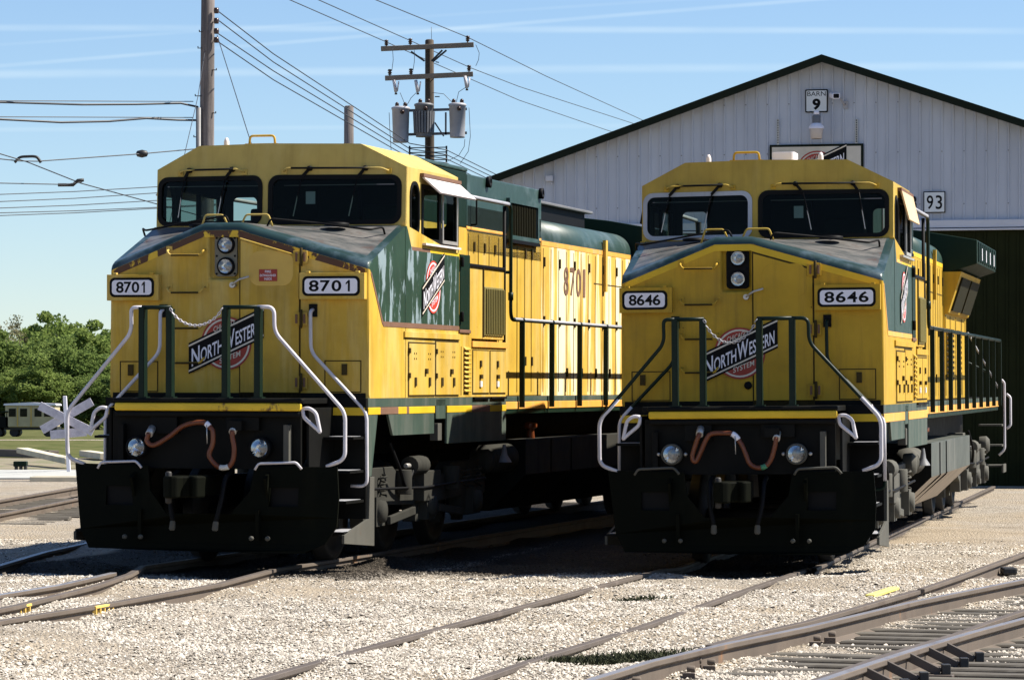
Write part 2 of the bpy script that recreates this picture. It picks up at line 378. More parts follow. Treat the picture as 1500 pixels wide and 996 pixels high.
def emblem(mb, mp, cu, cv, k, red, cream):
    """round railroad emblem with slanted name board; mp(u,v,lift): lift>0 goes outward"""
    L = lambda e: (lambda u, v, w: mp(u, v, e + w))
    c2 = (cu + .0 * k, cv - .03 * k)
    mb.slab(circ(*c2, .292 * k, 40), L(.004), 0, red)
    mb.slab(circ(*c2, .272 * k, 40), L(.006), 0, cream, [circ(*c2, .252 * k, 40)])
    sh = .454; hw = .434 * k
    def par(h0, h1, d, mat, e, m2=0.):
        mb.slab([(cu - hw + m2, cv + h0 * k - sh * (hw - m2)), (cu + hw - m2, cv + h0 * k + sh * (hw - m2)), (cu + hw - m2, cv + h1 * k + sh * (hw - m2)), (cu - hw + m2, cv + h1 * k - sh * (hw - m2))], L(e), 0, mat)
    par(-.170, .170, 0, 'ink', .008)
    par(.128, .148, 0, 'cream', .010); par(-.148, -.128, 0, 'cream', .010)
    x = cu - hw + .03 * k; W = 2 * hw - .06 * k
    parts = [('N', .13, 1), ('ORTH', .33, .78), ('W', .17, 1), ('ESTERN', .37, .78)]
    for t, w, h in parts:
        hh = .195 * k * h; u0 = x + .006 * k
        vb = cv - .105 * k + sh * (u0 - cu)
        mb.text(t, L(.012), u0, vb, w * W - .012 * k, hh, 'white', fat=.015, shear=sh)
        x += w * W
    mb.text('CHICAGO', L(.009), cu - .145 * k, cv + .135 * k - sh * .10 * k, .24 * k, .062 * k, cream, fat=.01, shear=.36)
    mb.text('SYSTEM', L(.009), cu - .075 * k, cv - .245 * k - sh * .02 * k, .24 * k, .062 * k, cream, fat=.01, shear=.36)

# ------------------------------------------------------------------ locomotive
XC = -.09
def cabY(x, z): return 1.2 + .2 * abs(x - XC) / 1.5 + .05 * (z - 3.733)
def noseE(x):
    p = [(-1.495, 3.285), (-.41, 3.72), (0, 3.72), (1.495, 3.285)]
    for (a, za), (b, zb) in zip(p, p[1:]):
        if x <= b + 1e-6: return za + (zb - za) * (x - a) / (b - a)
def noseTopZ(x, y):
    yr = 1.2 + .2 * abs(x - XC) / 1.5; t = max(0., min(1., (y - .09) / (yr - .09)))
    return noseE(x) * (1 - t) + 3.733 * t

def locomotive(pose, num, A, label):
    X, Y, Hh, a, p, r = pose
    rot = Euler((p, r, -a), 'YXZ').to_matrix().to_euler('XYZ')
    L = empty('locomotive', (X, Y, Hh + CAMZ), label, 'locomotive', 'pair of yellow and green diesel locomotives', rot)
    yel = 'yellowA' if A else 'yellowB'; grn = 'greenA' if A else 'greenB'
    cabp = 'cabA' if A else 'cabB'
    # ---- nose
    m = MB()
    xs = sorted(set([-1.495 + .0 + 1.085 * i / 8 for i in range(9)] + [-.41, -.2, 0, -1.40, 1.405] + [1.495 * i / 10 for i in range(11)]))
    outer = [(-1.495, 1.8), (1.495, 1.8)] + [(x, noseE(x) - .09) for x in reversed(xs)]
    hole = [(-.334, 3.1), (-.005, 3.1), (-.005, 3.592), (-.334, 3.592)]
    m.slab(outer, FX(0.), 0, yel, [hole])
    rows = []
    for x in xs:
        e = noseE(x); row = []
        for j in range(5):
            t = R(22.5 * j); row.append((x, .09 * (1 - math.cos(t)), e - .09 + .09 * math.sin(t)))
        rows.append(row)
    fl = [q for row in rows for q in row]
    m.add(fl, [(i * 5 + j, (i + 1) * 5 + j, (i + 1) * 5 + j + 1, i * 5 + j + 1) for i in range(len(xs) - 1) for j in range(4)], 'noseEdge', True)
    top = []; K = 11
    for x in xs:
        yr = 1.2 + .2 * abs(x - XC) / 1.5
        for j in range(K + 1):
            y = .09 + (yr - .09) * j / K; top.append((x, y, noseTopZ(x, y)))
    m.add(top, [(i * (K + 1) + j, (i + 1) * (K + 1) + j, (i + 1) * (K + 1) + j + 1, i * (K + 1) + j + 1) for i in range(1, len(xs) - 2) for j in range(1, K)], 'noseTop', False)
    m.add(top, [(i * (K + 1) + j, (i + 1) * (K + 1) + j, (i + 1) * (K + 1) + j + 1, i * (K + 1) + j + 1) for i in range(len(xs) - 1) for j in range(K) if j < 1 or i in (0, len(xs) - 2)], 'noseEdge', True)
    for sx in (-1.495, 1.495):
        arc = [(.09 * (1 - math.cos(R(22.5 * j))), 3.285 - .09 + .09 * math.sin(R(22.5 * j))) for j in range(5)]
        m.slab([(0, 1.8), (1.4, 1.8), (1.4, 2.61), (.51, 2.61), (.035, 3.19), (0, 3.195)], SX(sx), 0, yel)
        m.slab([(.51, 2.61), (1.4, 2.61), (1.4, 3.733)] + arc[::-1] + [(.035, 3.19)], SX(sx), 0, grn)
    # headlight recess
    x0, x1, z0, z1 = -.334, -.005, 3.1, 3.592
    m.add([(x0, 0, z0), (x1, 0, z0), (x1, 0, z1), (x0, 0, z1), (x0, .07, z0), (x1, .07, z0), (x1, .07, z1), (x0, .07, z1)],
          [(0, 1, 5, 4), (1, 2, 6, 5), (2, 3, 7, 6), (3, 0, 4, 7), (4, 5, 6, 7)], yel)
    nose = m.build('nose', L, .06, 3, 50)
    # bright stripe under the green edge
    m = MB()
    for i in range(len(xs) - 1):
        xa, xb = xs[i], xs[i + 1]
        if xa >= 1.44 or xb <= -1.44: continue
        m.add([(max(xa, -1.45), -.003, noseE(xa) - .165), (min(xb, 1.45), -.003, noseE(xb) - .165), (min(xb, 1.45), -.003, noseE(xb) - .092), (max(xa, -1.45), -.003, noseE(xa) - .092)], [(0, 1, 2, 3)], 'edgeA' if A else 'stripe')
    m.build('edge_stripe', L)
    m = MB(); m.box(-1.46, 1.46, -.004, .0, 1.80, 1.855, 'black'); m.build('kick_strip', L)
    # access panels outlined on the nose
    for (u0, u1, v0, v1) in ((-1.38, -.93, 1.86, 2.2), (.99, 1.41, 1.86, 2.21)):
        m = MB(); m.slab([(u0, v0), (u1, v0), (u1, v1), (u0, v1)], FX(-.003), .002, 'line', [[(u0 + .012, v0 + .012), (u1 - .012, v0 + .012), (u1 - .012, v1 - .012), (u0 + .012, v1 - .012)]])
        m.box(u0 + .1 if u0 < 0 else u0 + .2, u0 + .16 if u0 < 0 else u0 + .26, -.02, -.002, v1 - .16, v1 - .04, 'line'); m.build('access_panel', L)
    # nose door
    m = MB()
    zt = lambda x: noseE(x) - .17
    m.slab([(.012, 1.805), (.718, 1.805), (.718, zt(.718)), (.012, zt(.012))], FX(-.004), .003, 'line')
    m.slab([(.03, 1.86), (.70, 1.86), (.70, zt(.70) - .02), (.03, zt(.03) - .02)], FX(-.018), .014, yel)
    if A: m.tube([(.03, -.03, zt(.03) - .005), (.69, -.03, zt(.69) - .005), (.70, -.03, zt(.7) - .07)], .012, 'yellowA', 6)
    door = m.build('nose_door', L, .004, 1)
    m = MB(); m.slab(rr(.13, .635, 3.02, 3.40, .12), FX(-.0205), .002, 'patch' if A else 'yellowB'); m.build('blanked_window', door, .004, 1)
    for z in (3.33, 2.66, 1.97):
        h = MB(); h.box(.64, .80, -.032, -.018, z - .07, z + .07, yel); h.cyl((.735, -.045, z - .10), (.735, -.045, z + .10), .018, 'line', 8)
        for q in (.68, .77): h.box(q - .012, q + .012, -.045, -.03, z - .05, z + .05, 'rustpl')
        h.build('hinge', door, .003, 1)
    h = MB(); h.cyl((-.05, -.005, 3.03), (-.05, -.07, 3.03), .032, 'steel', 10); h.tube([(-.05, -.07, 3.03), (.04, -.08, 3.09), (.15, -.08, 3.12)], .012, 'steel', 6); h.build('door_latch', door)
    if A:
        h = MB(); h.slab([(.247, 3.07), (.455, 3.07), (.455, 3.20), (.247, 3.20)], FX(-.026), .003, 'red')
        mp = FX(-.0275)
        for st, w, zz in (('FIRE', .07, 3.162), ('EXTINGUISHER', .185, 3.12), ('INSIDE', .085, 3.082)):
            h.text(st, mp, .351 - w / 2, zz, w, .026, 'white', .01)
        h.build('warning_sign', door)
    else:
        h = MB(); h.lathe((-.04, -.002, 2.03), (0, -1, 0), [(.045, 0), (.045, .02), (.03, .025), (0, .025)], 'ink', 14); h.build('round_vent', L)
    # headlights
    m = MB(); m.slab(rr(-.285, -.025, 3.125, 3.575, .05), FX(.028), .035, 'plateA' if A else 'ink'); 
    for cx in (-.26, -.05):
        for cz in (3.155, 3.35, 3.545): m.lathe((cx, .028, cz), (0, -1, 0), [(.012, 0), (.012, .01), (0, .01)], 'ink', 8)
    hl = m.build('headlight_plate', L, .006, 1)
    for cz in (3.472, 3.236):
        m = MB(); m.lathe((-.148, .03, cz), (0, -1, 0), [(.100, 0), (.100, .03), (.082, .034), (.078, .01)], 'ink', 24)
        m.lathe((-.148, .02, cz), (0, -1, 0), [(.0, -.0), (.012, .0), (.03, .002), (.05, .01), (.078, .03)], 'chrome', 24)
        m.lathe((-.148, .02, cz), (0, -1, 0), [(.02, .0), (.02, .03), (.0, .034)], 'porcw', 10)
        m.lathe((-.148, .02, cz), (0, -1, 0), [(.078, .040), (.05, .046), (0, .049)], 'lens', 24)
        m.build('headlight', hl)
    # number boards
    for (u0, u1, v0, v1) in ((-1.465, -.945, 2.90, 3.115), (.765, 1.42, 2.905, 3.12)):
        m = MB(); m.box(u0 - .035, u1 + .05, -.09, 0, v0 - .035, v1 + .035, yel)
        m.slab(rr(u0, u1, v0, v1, .055), FX(-.096), .006, 'ink')
        m.slab(rr(u0 + .028, u1 - .028, v0 + .026, v1 - .026, .04), FX(-.100), .004, 'white')
        w = u1 - u0; cw = w * .172; g = (w - .056 - .10 - 4 * cw) / 3
        for i, ch in enumerate(num):
            cwi = cw * (.42 if ch == '1' else 1); u = u0 + .078 + i * (cw + g) + (cw - cwi) / 2
            if ch == '1': m.slab([(u + a_ * cwi, v0 + .048 + b_ * .122) for a_, b_ in ((.50, 0), (1, 0), (1, 1), (.62, 1), (0, .76), (0, .58), (.50, .76))], FX(-.1015), 0, 'ink')
            else: m.text(ch, FX(-.1015), u, v0 + .048, cwi, .122, 'ink', .022)
        for q in (u0 + .06, u1 - .03): m.box(q - .02, q + .02, -.1, -.05, v1 + .035, v1 + .055, yel)
        m.build('number_board', L, .006, 1)
    # ladder grab irons on the nose
    for z in (3.42, 3.01, 2.62, 2.24):
        m = MB(); m.tube(fillet([(-.80, 0, z), (-.80, -.085, z - .015), (-.77, -.085, z - .06), (-.41, -.085, z - .06), (-.38, -.085, z - .015), (-.38, 0, z)], .03, 3), .012, yel, 7); m.tube([(-.75, -.086, z - .061), (-.43, -.086, z - .061)], .0125, 'line', 7)
        for q in (-.80, -.38): m.box(q - .035, q + .035, -.008, 0, z - .035, z + .04, yel)
        m.build('grab_iron', L)
    # emblem on the front
    m = MB(); emblem(m, lambda u, v, w: (u, -.019 - w, v), -.131, 2.424, 1., 'red', 'cream'); m.build('front_emblem', L)
    # grab irons on top of the nose
    for (u0, u1) in ((-.66, -.35), (-.18, .18)):
        m = MB(); m.tube(fillet([(u0, .62, noseTopZ(u0, .62)), (u0 + .05, .62, 3.83), (u1 - .05, .62, 3.83), (u1, .62, noseTopZ(u1, .62))], .03, 3), .0115, cabp, 7); m.build('top_grab_iron', L)
    for sg in (1, -1):
        q = [(.16, .5), (.20, .5), (.66, .78), (1.26, .78), (1.36, .95), (1.36, 1.02)]
        hh = [0, .09, .09, .10, .10, 0]
        pts = [(sg * x - (.12 if sg < 0 else 0), y, noseTopZ(sg * x, y) + h) for (x, y), h in zip(q, hh)]
        m = MB(); m.tube(fillet(pts, .04, 3), .012, 'ink', 7); m.build('top_handrail', L)
    # vent on nose top
    m = MB(); m.lathe((.80, 1.02, 3.70), (0, 0, 1), [(.14, .02), (.14, .045), (.09, .055), (0, .055)], 'ink', 14); m.build('nose_vent', L)
    m = MB(); m.lathe((-.80, 1.02, 3.70), (0, 0, 1), [(.14, .02), (.14, .045), (.09, .055), (0, .055)], 'ink', 14); m.build('nose_vent', L)
    # ---- cab shell
    WR = rr(-.045, 1.405, 3.775, 4.275, .10); WL = rr(-1.435, -.175, 3.775, 4.275, .10)
    m = MB(); mpc = lambda u, v, w: (u, cabY(u, v) + w, v)
    for outer, h in (([(XC, 3.70), (1.48, 3.70), (1.48, 4.393), (.955, 4.654), (XC, 4.663)], WR), ([(XC, 3.70), (XC, 4.663), (-.955, 4.654), (-1.48, 4.393), (-1.48, 3.70)], WL)):
        m.slab(outer, mpc, .05, cabp, [h], back='interior', sides='interior')
    prof = [(1.48, 4.393), (.955, 4.654), (XC, 4.663), (-.955, 4.654), (-1.48, 4.393)]
    rv = []
    for x, z in prof: rv += [(x, cabY(x, z), z), (x, 3.62, z), (x * .985, cabY(x, z), z - .04), (x * .985, 3.62, z - .04)]
    for i in range(4):
        b = i * 4; m.add([rv[b], rv[b + 1], rv[b + 5], rv[b + 4]], [(0, 1, 2, 3)], cabp); m.add([rv[b + 2], rv[b + 3], rv[b + 7], rv[b + 6]], [(0, 1, 2, 3)], 'interior')
    oval = rr(1.60, 1.93, 3.63, 4.22, .15); swin = [(2.08, 3.60), (3.48, 3.60), (3.48, 4.19), (2.08, 4.19)]
    for sx, sg in ((1.48, 1), (-1.48, -1)):
        m.slab([(cabY(1.48, 3.70), 3.70), (3.6, 3.44), (3.6, 4.393), (cabY(1.48, 4.393), 4.393)], SX(sx, sg), .04, cabp, [oval, swin], back='interior', sides='interior')
    rw = [(-1.34, 3.80), (-1.03, 3.80), (-1.03, 4.19), (-1.34, 4.19)]
    m.slab([(-1.48, 3.0), (1.48, 3.0), (1.48, 4.393), (.955, 4.654), (-.955, 4.654), (-1.48, 4.393)], lambda u, v, w: (u, 3.62 - w, v), .04, yel, [rr(-1.34, -1.03, 3.80, 4.19, .06), rr(1.03, 1.34, 3.80, 4.19, .06)], back='interior', sides='interior')
    m.box(-1.44, 1.44, 1.5, 3.56, 2.9, 2.95, 'interior')
    cab = m.build('cab', L, .032, 3, 15)
    # lower cab walls, flush with the nose sides
    for sx, sg in ((1.495, 1), (-1.495, -1)):
        m = MB(); m.slab([(1.36, 1.8), (3.6, 1.8), (3.6, 3.47), (1.40, 3.735), (1.36, 3.735)], SX(sx, sg), .05, yel); m.build('cab_lower_wall', L)
    # inside: consoles, seat, notice
    m = MB(); m.box(-1.0, -.3, 1.55, 1.95, 2.95, 3.72, 'interior'); m.build('console', cab, .02)
    m = MB(); m.box(.35, 1.25, 1.55, 1.9, 2.95, 3.70, 'interior'); m.build('console', cab, .02)
    m = MB(); m.box(.5, 1.0, 2.6, 3.0, 2.95, 3.35, 'interior'); m.box(.5, 1.0, 2.95, 3.08, 3.34, 4.05, 'interior'); m.build('seat', cab, .03)
    m = MB(); m.box(-.9, -.45, 2.6, 3.0, 2.95, 3.35, 'interior'); m.box(-.9, -.45, 2.95, 3.08, 3.34, 4.02, 'interior'); m.build('seat', cab, .03)
    m = MB(); m.box(-.2, .3, 3.4, 3.56, 2.95, 4.3, 'interior'); m.build('cabinet', cab, .02)
    m = MB(); m.box(-1.35, -.2, 1.40, 1.41, 4.19, 4.20, 'transfdk'); m.build('sunshade_bar', cab)
    m = MB(); m.box(.05, 1.35, 1.40, 1.41, 4.19, 4.20, 'transfdk'); m.build('sunshade_bar', cab)
    m = MB(); m.box(.33, .44, 1.34, 1.345, 3.98, 4.12, 'paper'); m.build('paper_notice', cab)
    # windshields
    for k, (w, u0, u1) in enumerate(((WL, -1.435, -.175), (WR, -.045, 1.405))):
        ring = rr(u0 - .03, u1 + .03, 3.745, 4.305, .12)
        m = MB(); m.slab(ring, lambda u, v, w_: (u, cabY(u, v) - .014 + w_, v), .03, 'greyring' if (not A and k == 0) else 'rubber', [rr(u0 + .02, u1 - .02, 3.795, 4.255, .09)])
        ws = m.build('windshield', L)
        m = MB(); m.slab(rr(u0 + .015, u1 - .015, 3.79, 4.26, .09), lambda u, v, w_: (u, cabY(u, v) + .012, v), 0, 'glass')
        m.build('glass_pane', ws)
        b0, b1 = ((-1.18, -.37), (.10, 1.29))[k]; zb = 4.375
        m = MB(); bar = [(b0, cabY(b0, zb), zb - .03), (b0 + .02, cabY(b0, zb) - .07, zb - .02), (b0 + .07, cabY(b0, zb) - .09, zb), (b1 - .07, cabY(b1, zb) - .09, zb), (b1 - .02, cabY(b1, zb) - .07, zb - .02), (b1, cabY(b1, zb), zb - .03)]
        m.tube(fillet(bar, .03, 3), .011, cabp, 7); m.tube([Vector(bar[2]) + Vector((.04, -.004, 0)), Vector(bar[3]) + Vector((-.04, -.004, 0))], .0118, 'ink', 7)
        for q in (b0, b1): m.box(q - .03, q + .03, cabY(q, zb) - .015, cabY(q, zb), zb - .06, zb, yel)
        m.build('windshield_rail', L)
        for q, dx in (((-1.06, -.07), (-.52, -.09)), ((.40, -.10), (1.03, -.10)))[k] if A else (((-1.04, -.10), (-.53, -.10)), ((.36, .09), (1.02, .07)))[k]:
            m = MB(); yb = cabY(q, zb) - .045
            m.lathe((q, yb + .04, zb), (0, -1, 0), [(.03, 0), (.03, .05), (0, .055)], 'ink', 10)
            m.beam((q, yb, zb), (q + dx, yb + .02, 4.27), .032, .02, 'ink', (0, 1, 0)); m.tube([(q + dx, yb + .02, 4.27), (q + dx * 1.6, yb + .03, 4.02)], .008, 'ink', 5)
            m.beam((q + dx * 1.15, yb + .028, 4.22), (q + dx * 2.0, yb + .028, 3.84), .009, .012, 'steel', (0, 1, 0)); m.build('wiper', L)
    # side windows
    for sx, sg in ((1.48, 1), (-1.48, -1)):
        m = MB(); m.slab(rr(1.575, 1.955, 3.605, 4.245, .17), SX(sx + sg * .012, sg), .02, 'rubber', [rr(1.615, 1.915, 3.645, 4.205, .14)]); m.slab(rr(1.61, 1.92, 3.64, 4.21, .14), SX(sx - sg * .01, sg), 0, 'glass'); m.build('quarter_window', L)
        m = MB(); m.slab([(2.04, 3.56), (3.52, 3.56), (3.52, 4.23), (2.04, 4.23)], SX(sx + sg * .014, sg), .03, 'rubber', [[(2.10, 3.62), (2.74, 3.62), (2.74, 4.18), (2.10, 4.18)], [(2.82, 3.62), (3.46, 3.62), (3.46, 4.18), (2.82, 4.18)]])
        m.slab([(2.85, 3.585), (3.50, 3.585), (3.50, 4.19), (2.85, 4.19)], SX(sx + sg * .026, sg), .014, 'steel', [[(2.89, 3.625), (3.46, 3.625), (3.46, 4.16), (2.89, 4.16)]])
        m.slab([(2.09, 3.61), (3.47, 3.61), (3.47, 4.185), (2.09, 4.185)], SX(sx + sg * .002, sg), 0, 'glass')
        m.box(min(sx, sx + sg * .06), max(sx, sx + sg * .06), 2.04, 3.52, 3.535, 3.56, 'pink' if A else 'steel')
        m.build('side_window', L)
        m = MB(); m.box(min(sx, sx + sg * .05), max(sx, sx + sg * .05), 1.98, 3.56, 4.31, 4.35, 'rustpl')
        if A: q = [(sx + sg * .03, 2.02, 4.315), (sx + sg * .03, 3.53, 4.315), (sx + sg * .24, 3.53, 4.13), (sx + sg * .24, 2.02, 4.13)]
        else: q = [(sx + sg * .05, 2.02, 4.315), (sx + sg * .05, 3.53, 4.315), (sx + sg * .13, 3.50, 3.98), (sx + sg * .13, 2.12, 3.98)]
        nrm = (Vector(q[1]) - Vector(q[0])).cross(Vector(q[3]) - Vector(q[0])).normalized() * .02
        m.hexa([*q, *[Vector(v) + nrm for v in q]], 'pink' if A else ('visorB' if sg > 0 else 'ink')); m.build('sun_visor', L)
        if not A and sg > 0: pass
    # green side panel with emblem
    for sx, sg in ((1.495, 1), (-1.495, -1)):
        o = lambda e: SX(sx + sg * e, sg)
        m = MB(); m.slab([(1.36, 2.64), (3.575, 2.64), (3.575, 3.46), (1.62, 3.465), (1.42, 3.72), (1.36, 3.725)], o(.004), .003, grn)
        m.slab([(.52, 2.585), (3.575, 2.585), (3.575, 2.64), (.50, 2.64)], o(.0045), .003, 'rustpl' if A else 'orange')
        m.slab([(.05, 3.15), (.075, 3.17), (.52, 2.635), (.49, 2.60)], o(.0045), .003, 'rustpl' if A else 'orange')
        m.slab([(2.35, 3.46), (3.575, 3.46), (3.575, 3.50), (2.35, 3.50)], o(.0045), .003, 'stripe')
        m.slab([(1.62, 3.46), (2.35, 3.46), (2.35, 3.50), (1.60, 3.50)], o(.0045), .003, 'rustpl' if A else 'orange'); m.build('side_panel', L)
        m = MB(); emblem(m, lambda u, v, w: (sx + sg * (.009 + w), u if sg > 0 else 4.9 - u, v), 2.45, 3.10, 1.04, 'redside', 'white'); m.build('side_emblem', L)
    # lower side details: ledge, doors, louvres, cabinets
    for sx, sg in ((1.495, 1), (-1.495, -1)):
        o = lambda e: SX(sx + sg * e, sg)
        def bx(mm, y0, y1, z0, z1, e, mat): mm.box(min(sx, sx + sg * e), max(sx, sx + sg * e), y0, y1, z0, z1, mat)
        m = MB(); bx(m, 1.30, 3.575, 2.475, 2.545, .022, yel); bx(m, 1.30, 3.575, 2.465, 2.474, .010, 'line'); m.build('drip_ledge', L, .004, 1)
        for (y0, y1, z1) in ((1.47, 2.54, 2.43), (2.56, 3.56, 2.46)):
            m = MB(); m.slab([(y0, 1.81), (y1, 1.81), (y1, z1), (y0, z1)], o(.006), .005, 'line'); m.slab([(y0 + .02, 1.83), (y1 - .02, 1.83), (y1 - .02, z1 - .02), (y0 + .02, z1 - .02)], o(.014), .012, yel)
            for yy in (y0 + .25, y1 - .25):
                bx(m, yy - .03, yy + .03, 1.93, 2.03, .03, 'line')
                for dz in (0, .06):
                    for dy in (-.04, .04): bx(m, yy + dy - .008, yy + dy + .008, z1 - .14 - dz, z1 - .12 - dz, .02, 'line')
            bx(m, (y0 + y1) / 2 + .1, (y0 + y1) / 2 + .17, 2.07, 2.13, .04, 'line')
            for zz in (2.33, 2.05): bx(m, y0 + .0, y0 + .04, zz - .03, zz + .03, .03, 'line')
            m.build('cabinet_door', L, .003, 1)
        m = MB(); bx(m, 3.60, 4.13, 1.8, 2.56, .002, yel); bx(m, 3.66, 3.68, 1.82, 2.40, .006, 'line')
        for i in range(10):
            z = 1.87 + i * .055; m.hexa([(sx, 3.78, z), (sx + sg * .03, 3.78, z - .01), (sx + sg * .03, 4.02, z - .01), (sx, 4.02, z), (sx, 3.78, z + .035), (sx + sg * .035, 3.78, z), (sx + sg * .035, 4.02, z), (sx, 4.02, z + .035)], yel)
            bx(m, 3.79, 4.01, z - .022, z - .008, .005, 'line')
        m.build('louvre_panel', L, .003, 1)
        m = MB(); bx(m, 3.60, 4.03, 2.60, 3.49, .012, 'greenDeep'); bx(m, 3.56, 4.05, 2.56, 2.6, .02, 'rustpl'); m.box(min(sx, sx - sg * .5), max(sx, sx - sg * .5) - 0, 3.6, 4.03, 2.58, 3.49, 'greenDeep')
        for z in (2.75, 3.4): m.cyl((sx + sg * .03, 3.62, z - .06), (sx + sg * .03, 3.62, z + .06), .022, 'ink', 8)
        m.build('equipment_door', L, .01)
        m = MB(); m.box(min(sx, sx - sg * .55), max(sx, sx - sg * .55), 4.13, 5.745, 1.8, 2.42, yel); bx(m, 4.13, 5.76, 2.40, 2.47, .02, 'orange' if A else yel)
        for (y0, y1) in ((4.17, 4.93), (4.96, 5.71)):
            m.slab([(y0, 1.83), (y1, 1.83), (y1, 2.37), (y0, 2.37)], o(.004), .003, 'line'); m.slab([(y0 + .015, 1.85), (y1 - .015, 1.85), (y1 - .015, 2.355), (y0 + .015, 2.355)], o(.012), .009, yel)
            yy = (y0 + y1) / 2 - .05; bx(m, yy - .04, yy + .04, 1.92, 1.99, .03, 'white'); bx(m, yy - .04, yy + .04, 2.02, 2.07, .04, 'line'); bx(m, yy - .03, yy + .03, 2.16, 2.24, .03, 'line')
            bx(m, y0 + .02, y1 - .02, 1.775, 1.80, .03, 'ink')
        m.build('battery_box', L, .006, 1)
        m = MB(); m.box(min(sx - sg * .03, sx - sg * .6), max(sx - sg * .03, sx - sg * .6), 4.05, 5.75, 2.50, 3.38, yel)
        xs_ = sx - sg * .03
        m.box(min(sx - sg * .1, sx - sg * .6), max(sx - sg * .1, sx - sg * .6), 4.2, 5.7, 2.42, 2.50, 'ink')
        m.box(min(xs_, xs_ + sg * .02), max(xs_, xs_ + sg * .02), 4.05, 5.76, 3.36, 3.40, 'ink')
        m.box(min(xs_, xs_ + sg * .02), max(xs_, xs_ + sg * .02), 4.74, 4.76, 2.52, 3.36, 'line')
        m.box(min(xs_, xs_ + sg * .012), max(xs_, xs_ + sg * .012), 4.80, 5.68, 2.54, 3.14, 'olive')
        for i in range(11):
            y = 4.85 + i * .08; m.box(min(xs_, xs_ + sg * .035), max(xs_, xs_ + sg * .035), y, y + .025, 2.56, 3.12, 'olive'); 
            m.box(min(xs_, xs_ + sg * .014), max(xs_, xs_ + sg * .014), y + .03, y + .07, 2.56, 3.12, 'screen')
        m.build('blower_box', L, .006, 1)
        m = MB(); m.tube(fillet([(sx - sg * .03, 3.66, 4.19), (sx + sg * .01, 3.75, 4.19), (sx + sg * .01, 5.93, 4.19), (sx + sg * .01, 5.93, 2.76), (sx + sg * .01, 20.55, 2.76), (sx + sg * .01, 20.55, 1.75)], .14, 6), .024, 'railgreen', 8)
        m.tube([(sx + sg * .01, 3.78, 4.192), (sx + sg * .01, 5.80, 4.192)], .0255, 'dullrail', 8)
        m.tube([(sx + sg * .01, 6.1, 2.765), (sx + sg * .01, 20.4, 2.765)], .0255, 'dullrail' if A else 'railgreen', 8)
        m.tube([(sx + sg * .01, 5.93, 3.35), (sx - sg * .5, 5.9, 3.35)], .02, 'railgreen', 6); m.cyl((sx + sg * .01, 5.93, 3.0), (sx + sg * .01, 5.93, 3.1), .034, 'railgreen', 8)
        m.tube([(sx - sg * .04, 5.80, 2.25), (sx - sg * .04, 5.80, 4.17)], .022, 'ink', 7)
        m.build('side_handrail', L)
        for i in range(10):
            y = 6.5 + i * 1.535; m = MB(); m.box(sx + sg * .01 - .03, sx + sg * .01 + .03, y - .025, y + .025, 1.66, 2.745, 'railgreen'); m.lathe((sx + sg * .01, y, 2.765), (0, 1, 0), [(.034, -.03), (.034, .03)], 'railgreen', 8); m.build('handrail_post', L)
    # ---- hood blocks
    HW = .97
    m = MB(); m.box(-HW, HW, 3.64, 5.8, 1.8, 3.9, yel); m.box(-HW, HW, 3.64, 5.79, 3.9, 4.60, 'greenDeep'); m.box(-HW - .01, HW + .01, 3.64, 5.8, 4.60, 4.65, 'greenTopA' if A else 'greenB'); m.box(HW, HW + .03, 5.3, 5.33, 3.6, 4.5, 'dullrail')
    m.box(-HW, HW, 5.8, 9.55, 1.8, 3.88, yel); m.box(-HW, HW, 5.8, 9.55, 3.93, 4.58, 'greenTopA' if A else 'greenB'); m.box(-HW - .004, HW + .004, 5.8, 9.55, 3.88, 3.93, 'orange')
    m.box(-HW, HW, 5.81, 9.54, 3.6, 4.2, 'interior')
    bb = m.build('blower_hood', L, .02, 2)
    for sg in (1, -1):
        m = MB(); m.slab([(7.70, 3.84), (9.25, 3.84), (9.25, 4.38), (7.70, 4.38)], SX(sg * (HW + .05), sg), .05, 'greenTopA', [[(7.76, 3.9), (9.19, 3.9), (9.19, 4.32), (7.76, 4.32)]]); m.box(min(sg * HW, sg * (HW + .01)), max(sg * HW, sg * (HW + .01)), 7.76, 9.19, 3.9, 4.32, 'screen')
        for i in range(16): m.box(min(sg * HW, sg * (HW + .03)), max(sg * HW, sg * (HW + .03)), 7.8 + i * .088, 7.82 + i * .088, 3.9, 4.32, 'screen')
        m.box(min(sg * HW, sg * (HW + .06)), max(sg * HW, sg * (HW + .06)), 7.68, 9.27, 3.80, 3.845, 'ink')
        m.build('intake_grille', bb)
        for y in (6.75, 9.45):
            m = MB(); m.lathe((sg * HW, y, 4.53), (sg, 0, 0), [(.03, 0), (.07, .0), (.075, .05), (.035, .055), (.03, .0)], 'ink', 14); m.build('lifting_lug', bb)
        m = MB(); m.tube(fillet([(sg * HW, 6.0, 4.3), (sg * (HW + .07), 6.0, 4.3), (sg * (HW + .07), 6.0, 3.95), (sg * HW, 6.0, 3.95)], .02, 2), .012, 'ink', 6)
        for i, y in enumerate((5.85, 6.32, 6.84, 7.31)): m.box(min(sg * HW, sg * (HW + .006)), max(sg * HW, sg * (HW + .006)), y, y + .015, 1.85, 3.84, 'line')
        for y in (6.1, 6.6, 7.1, 8.65, 9.0):
            for z in (3.62, 2.2): m.box(min(sg * HW, sg * (HW + .02)), max(sg * HW, sg * (HW + .02)), y, y + .05, z, z + .12, 'line')
        for y in (8.25, 8.65, 9.0): m.box(min(sg * HW, sg * (HW + .006)), max(sg * HW, sg * (HW + .006)), y, y + .015, 1.85, 3.76, 'line')
        m.build('hood_fittings', bb)
